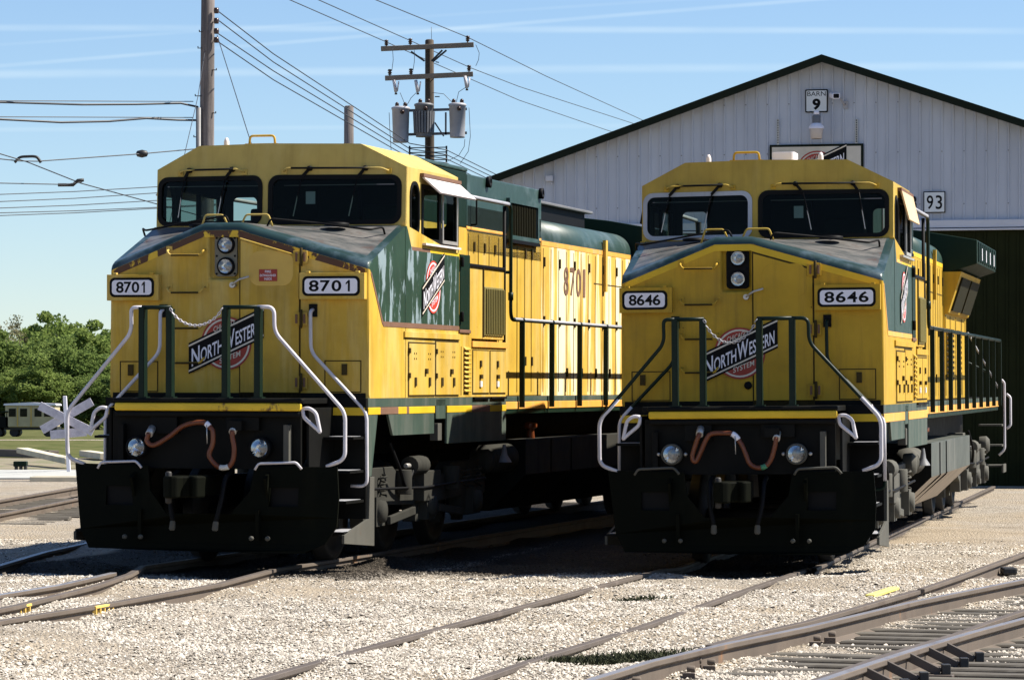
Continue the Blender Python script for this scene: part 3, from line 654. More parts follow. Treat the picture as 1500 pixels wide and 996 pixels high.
    # engine hood with rounded roof edge
    m = MB(); prof = [(HW, 1.8), (HW, 3.88)] + [(HW - .34 * (1 - math.cos(R(t))), 3.92 + .31 * math.sin(R(t))) for t in range(0, 91, 10)]
    full = prof + [(-x, z) for x, z in reversed(prof)]
    y0, y1 = 9.55, 15.05; k = len(full)
    vs = [(x, y0, z) for x, z in full] + [(x, y1, z) for x, z in full]; hm = 'hoodA' if A else yel
    for i in range(k - 1):
        zz = (full[i][1] + full[i + 1][1]) / 2
        m.add([vs[i], vs[i + 1], vs[k + i + 1], vs[k + i]], [(0, 1, 2, 3)], hm if zz < 3.88 else 'greenTopA' if A else 'greenB', zz > 3.9)
    m.add(vs[:k], [tuple(range(k))], hm); m.add(vs[k:], [tuple(range(k))], hm)
    hood = m.build('engine_hood', L)
    for sg in (1, -1):
        m = MB()
        def hb(y0, y1, z0, z1, e, mat): m.box(min(sg * HW, sg * (HW + e)), max(sg * HW, sg * (HW + e)), y0, y1, z0, z1, mat)
        hb(9.55, 15.0, 3.835, 3.90, .004, 'stripe' if not A else 'orange')
        ys = [9.64 + .434 * i for i in range(13)]
        for i, y in enumerate(ys):
            if y < 15: hb(y, y + .016, 1.85, 3.80, .005, 'line')
            for z in (3.55, 2.75, 2.05):
                if (i + int(z * 2)) % 2: hb(y + .03, y + .075, z, z + .13, .02, 'line')
        hb(12.6, 15., 3.40, 3.412, .005, 'line'); hb(13.15, 13.27, 3.3, 4.05, .05, hm)
        m.build('hood_doors', hood)
        m = MB(); mp = SX(sg * (HW + .007), sg); q = [10.80, 11.17, 11.52, 11.93]
        for i, ch in enumerate(num):
            u = q[i] if sg > 0 else 10.8 + 12.1 - q[i] - .27
            w = .14 if ch == '1' else .27
            v, f, _ = glyphs(ch, .01); m.add([mp(u + (pp[0] if sg > 0 else 1 - pp[0]) * w, 3.19 + pp[1] * .40, 0) for pp in v], f, 'rustpl' if A else 'ink')
        m.build('road_number', hood)
    m = MB(); m.box(-.42, .42, 10.6, 14.3, 4.22, 4.50, 'ink'); m.box(-.50, .50, 10.4, 14.5, 4.50, 4.54, 'transfdk'); m.box(-.36, .36, 14.2, 14.36, 4.24, 4.44, 'orange'); m.build('exhaust_stack', L, .01)
    # radiator
    m = MB()
    for sg in (1, -1):
        pr = [(0, 1.8), (1.0, 1.8), (1.0, 3.12), (1.05, 3.14), (1.26, 3.78), (0, 3.78)]
        m.slab([(sg * x, z) for x, z in pr], lambda u, v, w: (u, 15.06 + w, v), 4.34, yel)
    rad = m.build('radiator_cab', L, .01)
    for sg in (1, -1):
        m = MB()
        for (ya, yb) in ((15.35, 17.05), (17.35, 19.1)):
            p0 = Vector((sg * 1.066, ya, 3.18)); p1 = Vector((sg * 1.066, yb, 3.18)); p2 = Vector((sg * 1.237, yb, 3.70)); p3 = Vector((sg * 1.237, ya, 3.70)); nn = Vector((sg * .03, 0, -.010))
            m.hexa([p0, p1, p2, p3, p0 + nn, p1 + nn, p2 + nn, p3 + nn], 'screen')
        m.build('radiator_grille', rad)
        m = MB()
        for (ya, yb) in ((15.25, 15.8), (16.2, 16.75), (17.4, 18.2)):
            m.box(min(sg * 1.0, sg * 1.012), max(sg * 1.0, sg * 1.012), ya, yb, 2.1, 2.9, 'line')
            for i in range(9): m.box(min(sg * 1.0, sg * 1.03), max(sg * 1.0, sg * 1.03), ya + .02, yb - .02, 2.14 + i * .085, 2.18 + i * .085, yel)
        for y in (15.1, 16.0, 17.1, 18.4, 19.2): m.box(min(sg * 1.0, sg * 1.008), max(sg * 1.0, sg * 1.008), y, y + .02, 1.85, 3.1, 'line')
        m.build('radiator_doors', rad)
    m = MB()
    pw = [(1.5, 3.90), (1.5, 4.27), (.6, 4.43), (0, 4.50), (-.6, 4.43), (-1.5, 4.27), (-1.5, 3.90), (-1.1, 3.78), (1.1, 3.78)]
    m.slab(pw, lambda u, v, w: (u, 15.08 + w, v), 4.4, 'greenDeep')
    for sg in (1, -1):
        for i in range(9): m.box(min(sg * 1.49, sg * 1.53), max(sg * 1.49, sg * 1.53), 15.3 + i * .47, 15.36 + i * .47, 3.93, 4.25, 'greenB')
    wing = m.build('radiator_wing', L, .012)
    for sg in (1, -1):
        m = MB()
        for i in range(4): y = 16.0 + i * .95; m.box(min(sg * 1.5, sg * 1.515), max(sg * 1.5, sg * 1.515), y, y + .14, 3.98, 4.17, 'white')  # sunlit slots drawn as white bars
        m.build('lit_slot', wing)
    m = MB(); m.box(-HW, HW, 19.4, 19.9, 1.8, 3.9, yel); m.build('rear_hood_end', L, .02)
    # ---- frame, sills, decks
    m = MB(); m.box(-1.44, 1.44, -.05, 20.75, 1.70, 1.80, 'black'); m.box(-.8, .8, -.9, 21.3, 1.15, 1.70, 'black')
    m.box(-1.08, 1.08, -1.06, .1, 1.74, 1.80, 'black'); m.box(-1.1, 1.1, 20.7, 21.6, 1.70, 1.80, 'black'); m.build('frame', L, .008)
    for sx, sg in ((1.495, 1), (-1.495, -1)):
        def bx(y0, y1, z0, z1, e, mat): m.box(min(sx - sg * .06, sx + sg * e), max(sx - sg * .06, sx + sg * e), y0, y1, z0, z1, mat)
        m = MB(); bx(-.02, 5.75, 1.70, 1.80, .0, 'greenSkirt' if A else 'greenSkirt')
        if A:
            for (y0, y1, mat) in ((-.02, .42, 'stripe'), (.42, 1.10, 'rustpl'), (1.10, 1.42, 'stripe'), (1.42, 1.52, 'rustpl'), (1.52, 2.56, 'stripe'), (3.08, 4.16, 'stripe'), (4.16, 4.98, 'rustpl'), (4.98, 5.75, 'stripe')): bx(y0, y1, 1.62, 1.699, .004, mat)
        else:
            for (y0, y1) in ((-.02, 2.56), (3.08, 5.75)): bx(y0, y1, 1.60, 1.699, .004, 'orange')
        bx(5.76, 20.7, 1.735, 1.80, -.04, 'greenSkirt'); bx(5.76, 20.7, 1.64, 1.734, -.035, 'orange'); bx(5.76, 20.7, 1.58, 1.638, -.045, 'greenDeep')
        m.slab([(.72, 1.62), (2.54, 1.62), (2.54, 1.385), (.90, 1.385)], SX(sx, sg), .03, 'greenSkirt')
        m.slab([(3.08, 1.62), (5.75, 1.62), (5.75, 1.26), (3.08, 1.26)], SX(sx, sg), .03, 'greenSkirt')
        m.slab([(-.02, 1.62), (.33, 1.62), (.10, .95), (-.02, .95)], SX(sx, sg), .03, 'greenSkirt')
        m.box(min(sx, sx - sg * .1), max(sx, sx - sg * .1), 2.62, 3.02, 1.55, 1.78, 'greenSkirt'); m.box(min(sx, sx - sg * .1), max(sx, sx - sg * .1), 2.7, 2.86, 1.3, 1.5, 'grime')
        m.build('side_sill', L, .004, 1)
    # ---- end platform and front
    m = MB(); m.box(-1.0, 1.085, -1.14, -1.04, 1.665, 1.75, 'stripeA' if A else 'stripe'); m.box(-1.02, 1.1, -1.14, -1.0, 1.752, 1.80, 'black'); m.box(-1.0, 1.08, -1.13, -1.02, 1.60, 1.662, 'black')
    if A: pass
    m.build('anticlimber', L, .02)
    m = MB(); m.box(-1.06, 1.06, -1.02, -.96, 1.05, 1.66, 'black')
    for x in (.93, -.93): m.box(x - .03, x + .03, -1.12, -1.0, 1.12, 1.52, 'grime' if x > 0 else 'black')
    m.box(.25, .62, -1.10, -1.02, 1.46, 1.74, 'black'); m.box(-.6, -.3, -1.10, -1.02, 1.42, 1.6, 'black')
    for sg in (1, -1):
        m.box(min(sg * 1.06, sg * 1.5), max(sg * 1.06, sg * 1.5), -.12, -.06, .5, 1.80, 'black'); m.box(min(sg * 1.10, sg * 1.49), max(sg * 1.10, sg * 1.49), -.124, -.12, 1.615, 1.70, 'stripe')  # step well backs painted black to stand for their shade
    m.build('end_plate', L, .008)
    # plow
    m = MB()
    def plowy(x, z): return -1.24 + .16 * abs(x) / 1.4 - .12 * (1.1 - z)
    out = [(-1.47, 1.10), (-.60, 1.08), (-.56, .82), (-.36, .58), (.36, .58), (.56, .82), (.60, 1.08), (1.48, 1.08), (1.51, .75), (1.50, .45), (1.38, .27), (1.14, .17), (-1.26, .20), (-1.37, .40)]
    def dens(pp):
        o = []
        for (a, b), (c, d) in zip(pp, pp[1:] + pp[:1]):
            for i in range(3): o.append((a + (c - a) * i / 3, b + (d - b) * i / 3))
        return o
    m.slab(dens(out), lambda u, v, w: (u, plowy(u, v) + w, v), .03, 'plow', [[(.76, .66), (1.08, .66), (1.08, .86), (.76, .86)], [(-1.08, .66), (-.76, .66), (-.76, .86), (-1.08, .86)]])
    for sg in (1, -1):
        m.box(sg * .92 - .2, sg * .92 + .2, -1.12, -1.0, .62, .9, 'ink'); m.beam((sg * .75, -1.2, 1.0), (sg * .75, -.9, .35), .03, .2, 'plow')
        m.box(sg * .66 - .02, sg * .66 + .02, -1.27, -1.2, .3, .62, 'plow')
        for q in (.62, .80): m.lathe((sg * q, -1.32, .33), (0, -1, 0), [(.025, 0), (.025, .03), (0, .035)], 'grime', 8)
    m.build('plow', L)
    # coupler
    m = MB(); m.slab([(-.13, .78), (.13, .78), (.13, .98), (-.13, .98)], lambda u, v, w: (u, -1.55 + w, v), .7, 'plow')
    m.slab([(-.19, -1.74), (-.17, -1.86), (-.08, -1.90), (-.01, -1.86), (.01, -1.75), (.06, -1.70), (.12, -1.76), (.17, -1.74), (.20, -1.60), (.14, -1.48), (-.14, -1.48), (-.19, -1.6)], lambda u, v, w: (u, v, .76 + w), .23, 'plow'); m.cyl((-.13, -1.80, .70), (-.13, -1.80, 1.04), .035, 'wheel', 10); m.build('coupler', L, .02)
    # uncoupling lever, air hoses
    for (a, b, e) in ((-1.14, -.64, 0), (.63, 1.15, 0)):
        m = MB(); m.tube(fillet([(a, -1.25, 1.05), (a + .04, -1.26, 1.115), (b - .06, -1.26, 1.13), (b, -1.26, 1.06)], .03, 3), .014, 'silver' if A else 'grime', 6); m.build('uncoupling_lever', L)
    for x in (-.30, .30):
        m = MB(); m.tube(smooth([(x, -1.05, 1.02), (x, -1.25, .95), (x * .95, -1.34, .72), (x * .8, -1.38, .5)]), .026, 'ink', 7); m.lathe((x * .8, -1.38, .5), (0, -.3, -1), [(.03, 0), (.035, .08), (.02, .1)], 'grime', 8); m.build('air_hose', L)
    # ditch lights
    for x in (-.74, .645):
        m = MB(); z = 1.275; m.lathe((x, -1.0, z), (0, -1, 0), [(.06, 0), (.115, .06), (.118, .16), (.098, .175), (.095, .15)], 'ink' if A else 'grime', 26)
        m.lathe((x, -1.10, z), (0, -1, 0), [(0, 0), (.02, .002), (.05, .012), (.095, .05)], 'chrome', 24); m.lathe((x, -1.10, z), (0, -1, 0), [(.018, 0), (.018, .04), (0, .045)], 'porcw', 10); m.lathe((x, -1.10, z), (0, -1, 0), [(.095, .062), (.06, .072), (0, .078)], 'lens', 24)
        if not A:
            for q in (-.15, .15): m.lathe((x + q, -1.1, z), (0, -1, 0), [(.02, 0), (.02, .03), (0, .035)], 'steel', 8)
        m.build('ditch_light', L)
    # MU cable
    cA = [(-0.58, 1.43), (-0.6, 1.34), (-0.52, 1.3), (-0.35, 1.39), (-0.2, 1.5), (-0.06, 1.54), (0.05, 1.54), (0.1, 1.5), (0.14, 1.45), (0.14, 1.32), (0.1, 1.21), (0.14, 1.13), (0.22, 1.07), (0.32, 1.08), (0.37, 1.16), (0.38, 1.28), (0.36, 1.39), (0.36, 1.46)]
    cB = [(-0.42, 1.51), (-0.5, 1.26), (-0.46, 1.2), (-0.4, 1.32), (-0.35, 1.43), (-0.29, 1.5), (-0.15, 1.51), (-0.04, 1.49), (0.04, 1.39), (0.09, 1.28), (0.13, 1.18), (0.2, 1.13), (0.3, 1.14), (0.37, 1.22), (0.41, 1.35), (0.43, 1.46)]
    c = cA if A else cB; pts = smooth([(x, -1.2, z) for x, z in c], 5)
    m = MB(); m.tube(pts, .027, 'hose', 9)
    i0, i1 = (60, 66) if A else (58, 62)
    m.tube(pts[i0:i1], .030, 'tape' if A else 'tapeG', 9); i2 = 31 if A else 34; m.tube(pts[i2:i2 + 5], .032, 'white', 9)
    for e in (0, -1): q = pts[e]; m.cyl((q.x, -1.2, q.z - .02), (q.x, -1.1, q.z + .05), .042, 'steel', 10)
    m.box(.30, .46, -1.2, -1.05, 1.46, 1.56, 'black'); q = pts[i2 + 2]; m.tube([(q.x, -1.23, q.z), (q.x + .005, -1.23, q.z - .2)], .006, 'steel', 5)
    m.build('jumper_cable', L)
    # front handrails
    hr = 'silver' if A else 'railgreen'
    for sg in (1, -1):
        xi, xo = (.229, .592) if sg > 0 else (-.40, -.71)
        m = MB()
        for x in (xi, xo):
            m.box(x - .032, x + .032, -1.09, -1.045, 1.80, 2.77, 'railgreen'); m.box(x + .024, x + .034, -1.09, -.99, 1.80, 2.75, 'railgreen'); m.box(x - .06, x + .06, -1.1, -.98, 1.80, 1.815, 'railgreen')
        m.tube([(xi - sg * .02, -1.065, 2.765), (xo, -1.065, 2.765)], .022, 'railgreen', 8)
        p1 = [(xo, -1.065, 2.765), (sg * .775 - (.06 if sg < 0 else 0), -1.065, 2.765), (sg * .78 - (.05 if sg < 0 else 0), -1.065, 2.50), (sg * 1.565, -1.065, 1.655), (sg * 1.565, -1.065, 1.16), (sg * 1.36, -1.065, 1.085)]
        m.tube(fillet(p1, .09, 6), .021, hr, 9)
        if not A: m.tube(fillet([(sg * 1.35, -1.064, 1.888), (sg * 1.565, -1.064, 1.655), (sg * 1.565, -1.064, 1.16), (sg * 1.36, -1.064, 1.085)], .09, 6), .0225, 'silver', 9)
        m.build('front_handrail', L)
        m = MB(); p2 = [(sg * .865, -.02, 2.76), (sg * .865, -.11, 2.74), (sg * .87, -.11, 2.30), (sg * 1.505, -.11, 1.645), (sg * 1.51, -.11, .85), (sg * 1.33, -.11, .855)]
        m.tube(fillet(p2, .09, 6), .02, hr, 9); m.box(sg * .865 - .045, sg * .865 + .045, -.03, 0, 2.68, 2.82, 'ink')
        if not A: m.tube(fillet([(sg * 1.36, -.109, 1.795), (sg * 1.505, -.109, 1.645), (sg * 1.51, -.109, .95)], .09, 6), .0215, 'silver', 9)
        m.build('step_handrail', L)
        m = MB(); t = [(1.1, 1.69), (1.11, 1.60), (1.27, 1.47), (1.295, 1.44), (1.25, 1.65), (1.17, 1.70), (1.1, 1.69)]
        m.tube(fillet([(sg * x, -1.08, z) for x, z in t], .05, 4), .02, 'silver', 8); m.build('corner_bracket', L)
        # steps
        m = MB()
        for (z, y0, y1, x1) in ((1.36, -.5, -.12, 1.48), (1.0, -.62, -.12, 1.48), (.68, -.75, -.12, 1.48), (.36, -.95, -.12, 1.52)):
            m.box(min(sg * 1.14, sg * x1), max(sg * 1.14, sg * x1), y0, y1, z, z + .028, 'black'); m.box(min(sg * 1.2, sg * (x1 - .03)), max(sg * 1.2, sg * (x1 - .03)), y0 + .02, y1 - .02, z + .03, z + .034, 'dullrail')
        m.box(min(sg * 1.10, sg * 1.13), max(sg * 1.10, sg * 1.13), -.95, -.1, .36, 1.7, 'black')  # treads and inner plate black, painting in the step well's shade
        m.slab([(-.97, .27), (.10, .20), (.10, .95), (-.06, .95), (-.10, .5), (-.97, .36)], SX(sg * 1.53, sg), .03, 'grime')
        m.build('steps', L, .004, 1)
    # chains
    m = MB(); n = 22
    for i in range(n):
        t = i / (n - 1); x = -.37 + .57 * t; sag = (.17 if A else .24) * (4 * t * (1 - t)) ** .8 + (.0 if A else .0)
        z = 2.74 - sag; c_ = Vector((x, -1.10, z)); ang = math.atan2(-(.17 * 4 * (1 - 2 * t)), .57)
        d = Vector((math.cos(ang), 0, math.sin(ang))); e = Vector((0, 1, 0)) if i % 2 else Vector((-d.z, 0, d.x))
        ring = [c_ + d * (.022 * math.cos(k * PI / 4)) + e * (.012 * math.sin(k * PI / 4)) for k in range(9)]
        m.tube(ring, .0055, 'silver' if A else 'dullrail', 5, False)
    m.build('safety_chain', L)
    # roof items
    rz = lambda x: 4.655
    m = MB(); m.tube(fillet([(-.40, 1.5, 4.65), (-.39, 1.5, 4.77), (-.10, 1.5, 4.77), (-.09, 1.5, 4.65)], .04, 4), .014, yel, 7); m.box(-.44, -.05, 1.46, 1.54, 4.66, 4.68, yel); m.build('roof_grab_iron', L)
    for x in (-.71, .62):
        if A and x > 0: continue
        m = MB(); m.lathe((x, 1.6, 4.65), (0, 0, 1), [(.032, 0), (.03, .07), (.014, .11), (0, .11)], 'pink', 12); m.build('roof_beacon', L)
    m = MB()
    if A: m.hexa([(.27, 1.9, 4.66), (.5, 1.9, 4.66), (.5, 2.4, 4.66), (.27, 2.4, 4.66), (.27, 1.9, 4.70), (.5, 1.9, 4.67), (.5, 2.4, 4.67), (.27, 2.4, 4.70)], 'rustpl')
    else: m.slab(rr(.05, .32, 1.5, 1.9, .05), lambda u, v, w: (u, v, 4.66 + w), .105, 'white')
    m.build('antenna_box', L, .02)
    # ---- running gear
    gm = 'shadedTruckA' if A else 'grime'
    for yc in (2.95, 17.0):
        m = MB()
        for sg in (1, -1):
            fr = [(-2.75, .92), (-2.6, 1.02), (-1.2, 1.02), (-.9, .88), (.9, .88), (1.2, 1.02), (2.6, 1.02), (2.75, .92), (2.75, .62), (2.35, .52), (2.3, .36), (1.7, .36), (1.65, .60), (.35, .56), (.3, .36), (-.3, .36), (-.35, .56), (-1.65, .60), (-1.7, .36), (-2.3, .36), (-2.35, .52), (-2.75, .62)]
            m.slab([(yc + u, v) for u, v in fr], SX(sg * 1.24, sg), .16, gm)
            for q in (-1, 1): 
                m.cyl((sg * 1.30, yc + q * 1.0, .70), (sg * 1.30, yc + q * 1.0, .98), .10, gm, 12)
                m.lathe((sg * 1.2, yc + q * 2.62, 1.0), (sg, 0, 0), [(.0, .0), (.14, 0), (.15, .12), (.10, .17), (0, .18)], gm, 16)
            m.box(min(sg * 1.2, sg * 1.36), max(sg * 1.2, sg * 1.36), yc - .35, yc + .35, .6, .95, gm)
            m.box(min(sg * 1.1, sg * 1.34), max(sg * 1.1, sg * 1.34), yc - 2.95, yc - 2.5, .98, 1.28, gm)
            m.tube(smooth([(sg * 1.32, yc - 1.6, 1.3), (sg * 1.38, yc - 1.4, 1.0), (sg * 1.34, yc - 1.0, .8), (sg * 1.35, yc - .6, 1.1)]), .022, 'ink', 6)
            for q in (-1, 1): m.beam((sg * 1.28, yc + q * .5, .5), (sg * 1.28, yc + q * 1.5, .42), .05, .09, gm)
            for q in (-2.0, 0., 2.0):
                for e in (-.27, .27):
                    hx = [(sg * 1.27 + .055 * math.cos(t * .9), yc + q + e + .055 * math.sin(t * .9), .70 + .0105 * t) for t in range(24)]
                    m.tube(hx, .016, gm, 5)
            m.tube([(sg * 1.37, yc - 2.4, .80), (sg * 1.37, yc - .4, .76), (sg * 1.37, yc + 2.3, .80)], .018, 'ink', 6)
            m.cyl((sg * 1.30, yc - .75, 1.02), (sg * 1.30, yc - .25, 1.02), .11, gm, 14); m.cyl((sg * 1.30, yc - .9, 1.02), (sg * 1.30, yc - .75, 1.02), .03, 'steel', 8)
            for q in (-2.45, -1.55, 1.55, 2.45): m.slab([(yc + q - .07, .28), (yc + q + .07, .28), (yc + q + .09, .75), (yc + q - .09, .75)], SX(sg * 1.02, sg), .12, gm)
        tr = m.build('truck_frame', L, .015)
        for q in (-2.0, 0, 2.0):
            m = MB(); m.cyl((-.8, yc + q, .52), (.8, yc + q, .52), .09, 'wheel', 12)
            for sg in (1, -1):
                m.lathe((sg * .66, yc + q, .52), (sg, 0, 0), [(.0, 0), (.55, .0), (.555, .03), (.525, .04), (.52, .14), (.44, .15), (.40, .10), (.18, .09), (.16, .16), (0, .16)], 'wheel', 32)
                m.box(min(sg * 1.06, sg * 1.34), max(sg * 1.06, sg * 1.34), yc + q - .16, yc + q + .16, .38, .70, gm); m.lathe((sg * 1.34, yc + q, .54), (sg, 0, 0), [(.13, 0), (.12, .05), (0, .055)], gm, 14)
            m.build('wheelset', tr)
    m = MB()
    pr = [(1.45, 1.25), (1.45, .80), (.95, .33), (-.95, .33), (-1.45, .80), (-1.45, 1.25)]
    for (ya, yb) in ((6.9, 13.9),):
        k = len(pr); vs = [(x, ya, z) for x, z in pr] + [(x, yb, z) for x, z in pr]
        for i in range(k):
            j = (i + 1) % k; m.add([vs[i], vs[j], vs[k + j], vs[k + i]], [(0, 1, 2, 3)], ('shadedTruckA' if A else 'tank') if i in (0, 4, 5) else ('black' if A else 'tankLow'))  # left locomotive's tank takes darker colours as painted shade
        m.add(vs[:k], [tuple(range(k))], 'black'); m.add(vs[k:], [tuple(range(k))], 'black')
    for sg in (1, -1):
        for y in (8.2, 9.3): m.slab([(y, 1.24), (y + .06, 1.24), (y + .06, .8), (y, .8)], SX(sg * 1.462, sg), .02, 'black'); m.hexa([(sg * 1.46, y, .80), (sg * 1.46, y + .06, .80), (sg * .96, y + .06, .335), (sg * .96, y, .335), (sg * 1.45, y, .78), (sg * 1.45, y + .06, .78), (sg * .95, y + .06, .34), (sg * .95, y, .34)], 'black')
        m.lathe((sg * 1.25, 7.9, 1.25), (0, 0, 1), [(.06, 0), (.05, .12), (.09, .14), (.09, .2), (0, .21)], 'hose', 10)
    m.build('fuel_tank', L, .02)
    for sg in (1, -1):
        m = MB(); m.lathe((sg * 1.2, 5.75, 1.02), (0, 1, 0), [(0, -.12), (.05, -.1), (.1, -.05), (.18, 0), (.18, 1.1)], gm, 20); m.tube([(sg * 1.2, 5.2, 1.02), (sg * 1.2, 5.7, 1.02)], .02, gm, 6); m.build('air_reservoir', L)
        m = MB(); m.lathe((sg * 1.42, 5.95, 1.2), (0, -.0, -1), [(.02, 0), (.03, .06), (.04, .13), (.085, .20), (.095, .22)], 'transfdk', 16); m.build('bell', L)
    # rear end
    for sg in (1, -1):
        m = MB(); m.tube(fillet([(sg * 1.50, 20.8, 2.1), (sg * 1.55, 20.85, 2.05), (sg * 1.55, 20.85, .9), (sg * 1.45, 20.85, .8)], .05, 3), .022, 'silver', 8); m.tube(fillet([(sg * 1.55, 21.4, 1.85), (sg * 1.62, 21.4, 1.8), (sg * 1.62, 21.4, 1.3), (sg * 1.55, 21.4, 1.25)], .05, 3), .022, 'silver', 8)
        m.build('rear_grab_iron', L)
        m = MB(); m.tube([(sg * 1.0, 19.9, 2.9), (sg * 1.46, 20.7, 1.95)], .018, 'dullrail', 6); m.build('stay_chain', L); m = MB(); m.tube([(sg * .3, 21.5, 1.8), (sg * .3, 21.5, 2.7), (sg * 1.3, 21.5, 2.2)], .02, 'railgreen', 6); m.build('rear_handrail', L)
        m = MB()
        for z in (1.3, .95, .6): m.box(min(sg * 1.1, sg * 1.5), max(sg * 1.1, sg * 1.5), 20.9, 21.5, z, z + .03, 'grime')
        m.box(min(sg * 1.5, sg * 1.53), max(sg * 1.5, sg * 1.53), 20.8, 21.55, .5, .64, 'grime'); m.build('rear_steps', L)
    return L

POSE_A = (-2.99851, 37.33118, -1.63234, 0.25932, 0.00784, 0.0047)
POSE_B = (2.73192, 38.68874, -1.71655, 0.20492, 0.00879, -0.00621)
LA = locomotive(POSE_A, '8701', True, 'yellow diesel locomotive numbered 8701 with peeling green paint and white front handrails')
LB = locomotive(POSE_B, '8646', False, 'yellow diesel locomotive numbered 8646 with dark green handrails in front of the barn door')

# ------------------------------------------------------------------ ground
def hills(x, y):
    h = gnd(x, y)
    if y < 60:
        if y < 58: h += .075 / (1 + math.exp(-(-1.75 + .17 * (y - 36) - x) / .12)) * (1 / (1 + math.exp((y - 56) / 1.5)))
        h += .030 * math.sin(x * 1.7 + y * .9) * math.sin(y * .8 - x * .5) + .018 * math.sin(x * 4.1 + 1) * math.sin(y * 2.9)
        dl = x - (.45 + (y - 20.5) * .363); h += .055 / (1 + math.exp(-(-.35 - dl) / .12)) * (1 / (1 + math.exp((-1.0 - dl) / .12)))
        h += .10 * math.exp(-((x - 3.6) / 1.0) ** 2 - ((y - 35.3) / 1.3) ** 2)
        h += .07 * math.exp(-((x - 5.3) / .8) ** 2 - ((y - 39.5) / 2.) ** 2)
    return h
def ground_shade(x, y):
    # cast shadow painted into the ground colour under and between the locomotives
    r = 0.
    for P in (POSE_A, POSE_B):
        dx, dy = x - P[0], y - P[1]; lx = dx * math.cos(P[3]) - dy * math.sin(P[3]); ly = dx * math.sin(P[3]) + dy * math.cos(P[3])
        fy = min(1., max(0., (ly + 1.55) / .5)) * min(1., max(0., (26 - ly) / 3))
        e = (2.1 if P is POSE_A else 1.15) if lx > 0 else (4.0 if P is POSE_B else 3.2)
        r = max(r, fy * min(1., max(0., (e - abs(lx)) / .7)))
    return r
def ground():
    xs = np.concatenate([np.linspace(-4000, -60, 14)[:-1], np.linspace(-60, -14, 20)[:-1], np.linspace(-14, 14, 225), np.linspace(14, 60, 20)[1:], np.linspace(60, 4000, 14)[1:]])
    ys = np.concatenate([np.linspace(-300, 14, 10)[:-1], np.linspace(14, 46, 258), np.linspace(46, 120, 60)[1:], np.geomspace(120, 9000, 24)[1:]])
    v = [(float(x), float(y), hills(float(x), float(y)) if (abs(x) < 61 and 0 < y < 400) else gnd(x, y)) for y in ys for x in xs]
    W = len(xs); f = [(j * W + i, j * W + i + 1, (j + 1) * W + i + 1, (j + 1) * W + i) for j in range(len(ys) - 1) for i in range(W - 1)]
    me = bpy.data.meshes.new('ground'); me.from_pydata(v, [], f); me.materials.append(M['gravel'])
    me.polygons.foreach_set('use_smooth', [True] * len(f))
    oa = me.attributes.new('ground_shade', 'FLOAT', 'POINT'); oa.data.foreach_set('value', [ground_shade(p[0], p[1]) for p in v])
    o = bpy.data.objects.new('ground', me); COL.objects.link(o); return struct(o)
ground()

def scatter_stones():
    rs = np.random.RandomState(5); n = 200000
    Y = 18.5 + (rs.rand(n) ** 1.25) * 27; X = (rs.rand(n) * 1.12 - .56) * Y * .33 + .0
    pat = np.sin(X * .9 + 1.3 * np.sin(Y * .45)) * np.sin(Y * .55 + X * .35) + .5 * np.sin(X * 2.3 + Y * 1.1)
    keep = rs.rand(n) < np.clip(.95 - .55 * (pat > .35) - .4 * (pat > .75), .12, 1)
    X, Y = X[keep], Y[keep]; n = len(X)
    Z = np.array([hills(float(a), float(b)) for a, b in zip(X, Y)])
    # rough six-sided pebble: octahedron with jitter
    base = np.array([(1, 0, 0), (.45, .8, 0), (-.6, .75, 0), (-1, -.05, 0), (-.4, -.85, 0), (.6, -.75, 0), (.12, .1, .75), (-.3, -.1, .7)])
    faces = [(0, 1, 6), (1, 2, 7, 6), (2, 3, 7), (3, 4, 7), (4, 5, 6, 7), (5, 0, 6)]
    s = .0072 + .0105 * rs.rand(n) ** 2.2; big = rs.rand(n) < .01; s[big] *= 2.2
    ang = rs.rand(n) * 2 * PI; c, sn = np.cos(ang), np.sin(ang)
    P = base[None] * (1 + .35 * (rs.rand(n, 8, 3) - .5)) * s[:, None, None]
    tx, ty = (rs.rand(n) - .5) * .9, (rs.rand(n) - .5) * .9
    Q = np.empty_like(P); Q[..., 0] = P[..., 0] * c[:, None] - P[..., 1] * sn[:, None] + X[:, None]; Q[..., 1] = P[..., 0] * sn[:, None] + P[..., 1] * c[:, None] + Y[:, None]
    Q[..., 2] = P[..., 2] + tx[:, None] * P[..., 0] + ty[:, None] * P[..., 1] + Z[:, None] + .003
    V = Q.reshape(-1, 3); F = []
    fl = np.concatenate([np.array(f) for f in faces]); tot = np.array([len(f) for f in faces])
    loops = (fl[None] + (np.arange(n) * 8)[:, None]).ravel(); lt = np.tile(tot, n); ls = np.concatenate([[0], np.cumsum(lt)[:-1]])
    me = bpy.data.meshes.new('ballast_stones'); me.vertices.add(len(V)); me.vertices.foreach_set('co', V.ravel())
    me.loops.add(len(loops)); me.loops.foreach_set('vertex_index', loops.astype(np.int32)); me.polygons.add(len(lt)); me.polygons.foreach_set('loop_start', ls.astype(np.int32)); me.update(calc_edges=True); me.validate()
    at = me.attributes.new('tone', 'FLOAT', 'POINT'); tone = np.clip(.66 + .24 * rs.randn(n), .12, 1); tone[rs.rand(n) < .05] = .1; shd = np.array([ground_shade(float(a), float(b)) for a, b in zip(X, Y)]); tone *= (1 - .97 * shd); keepm = rs.rand(n); at.data.foreach_set('value', np.repeat(tone, 8).astype(np.float32))  # stones darkened by the same painted shadow
    me.materials.append(M['stone']); o = bpy.data.objects.new('ballast_stones', me); COL.objects.link(o); o['kind'] = 'stuff'
    o['label'] = 'loose pale limestone ballast covering the yard'
scatter_stones()

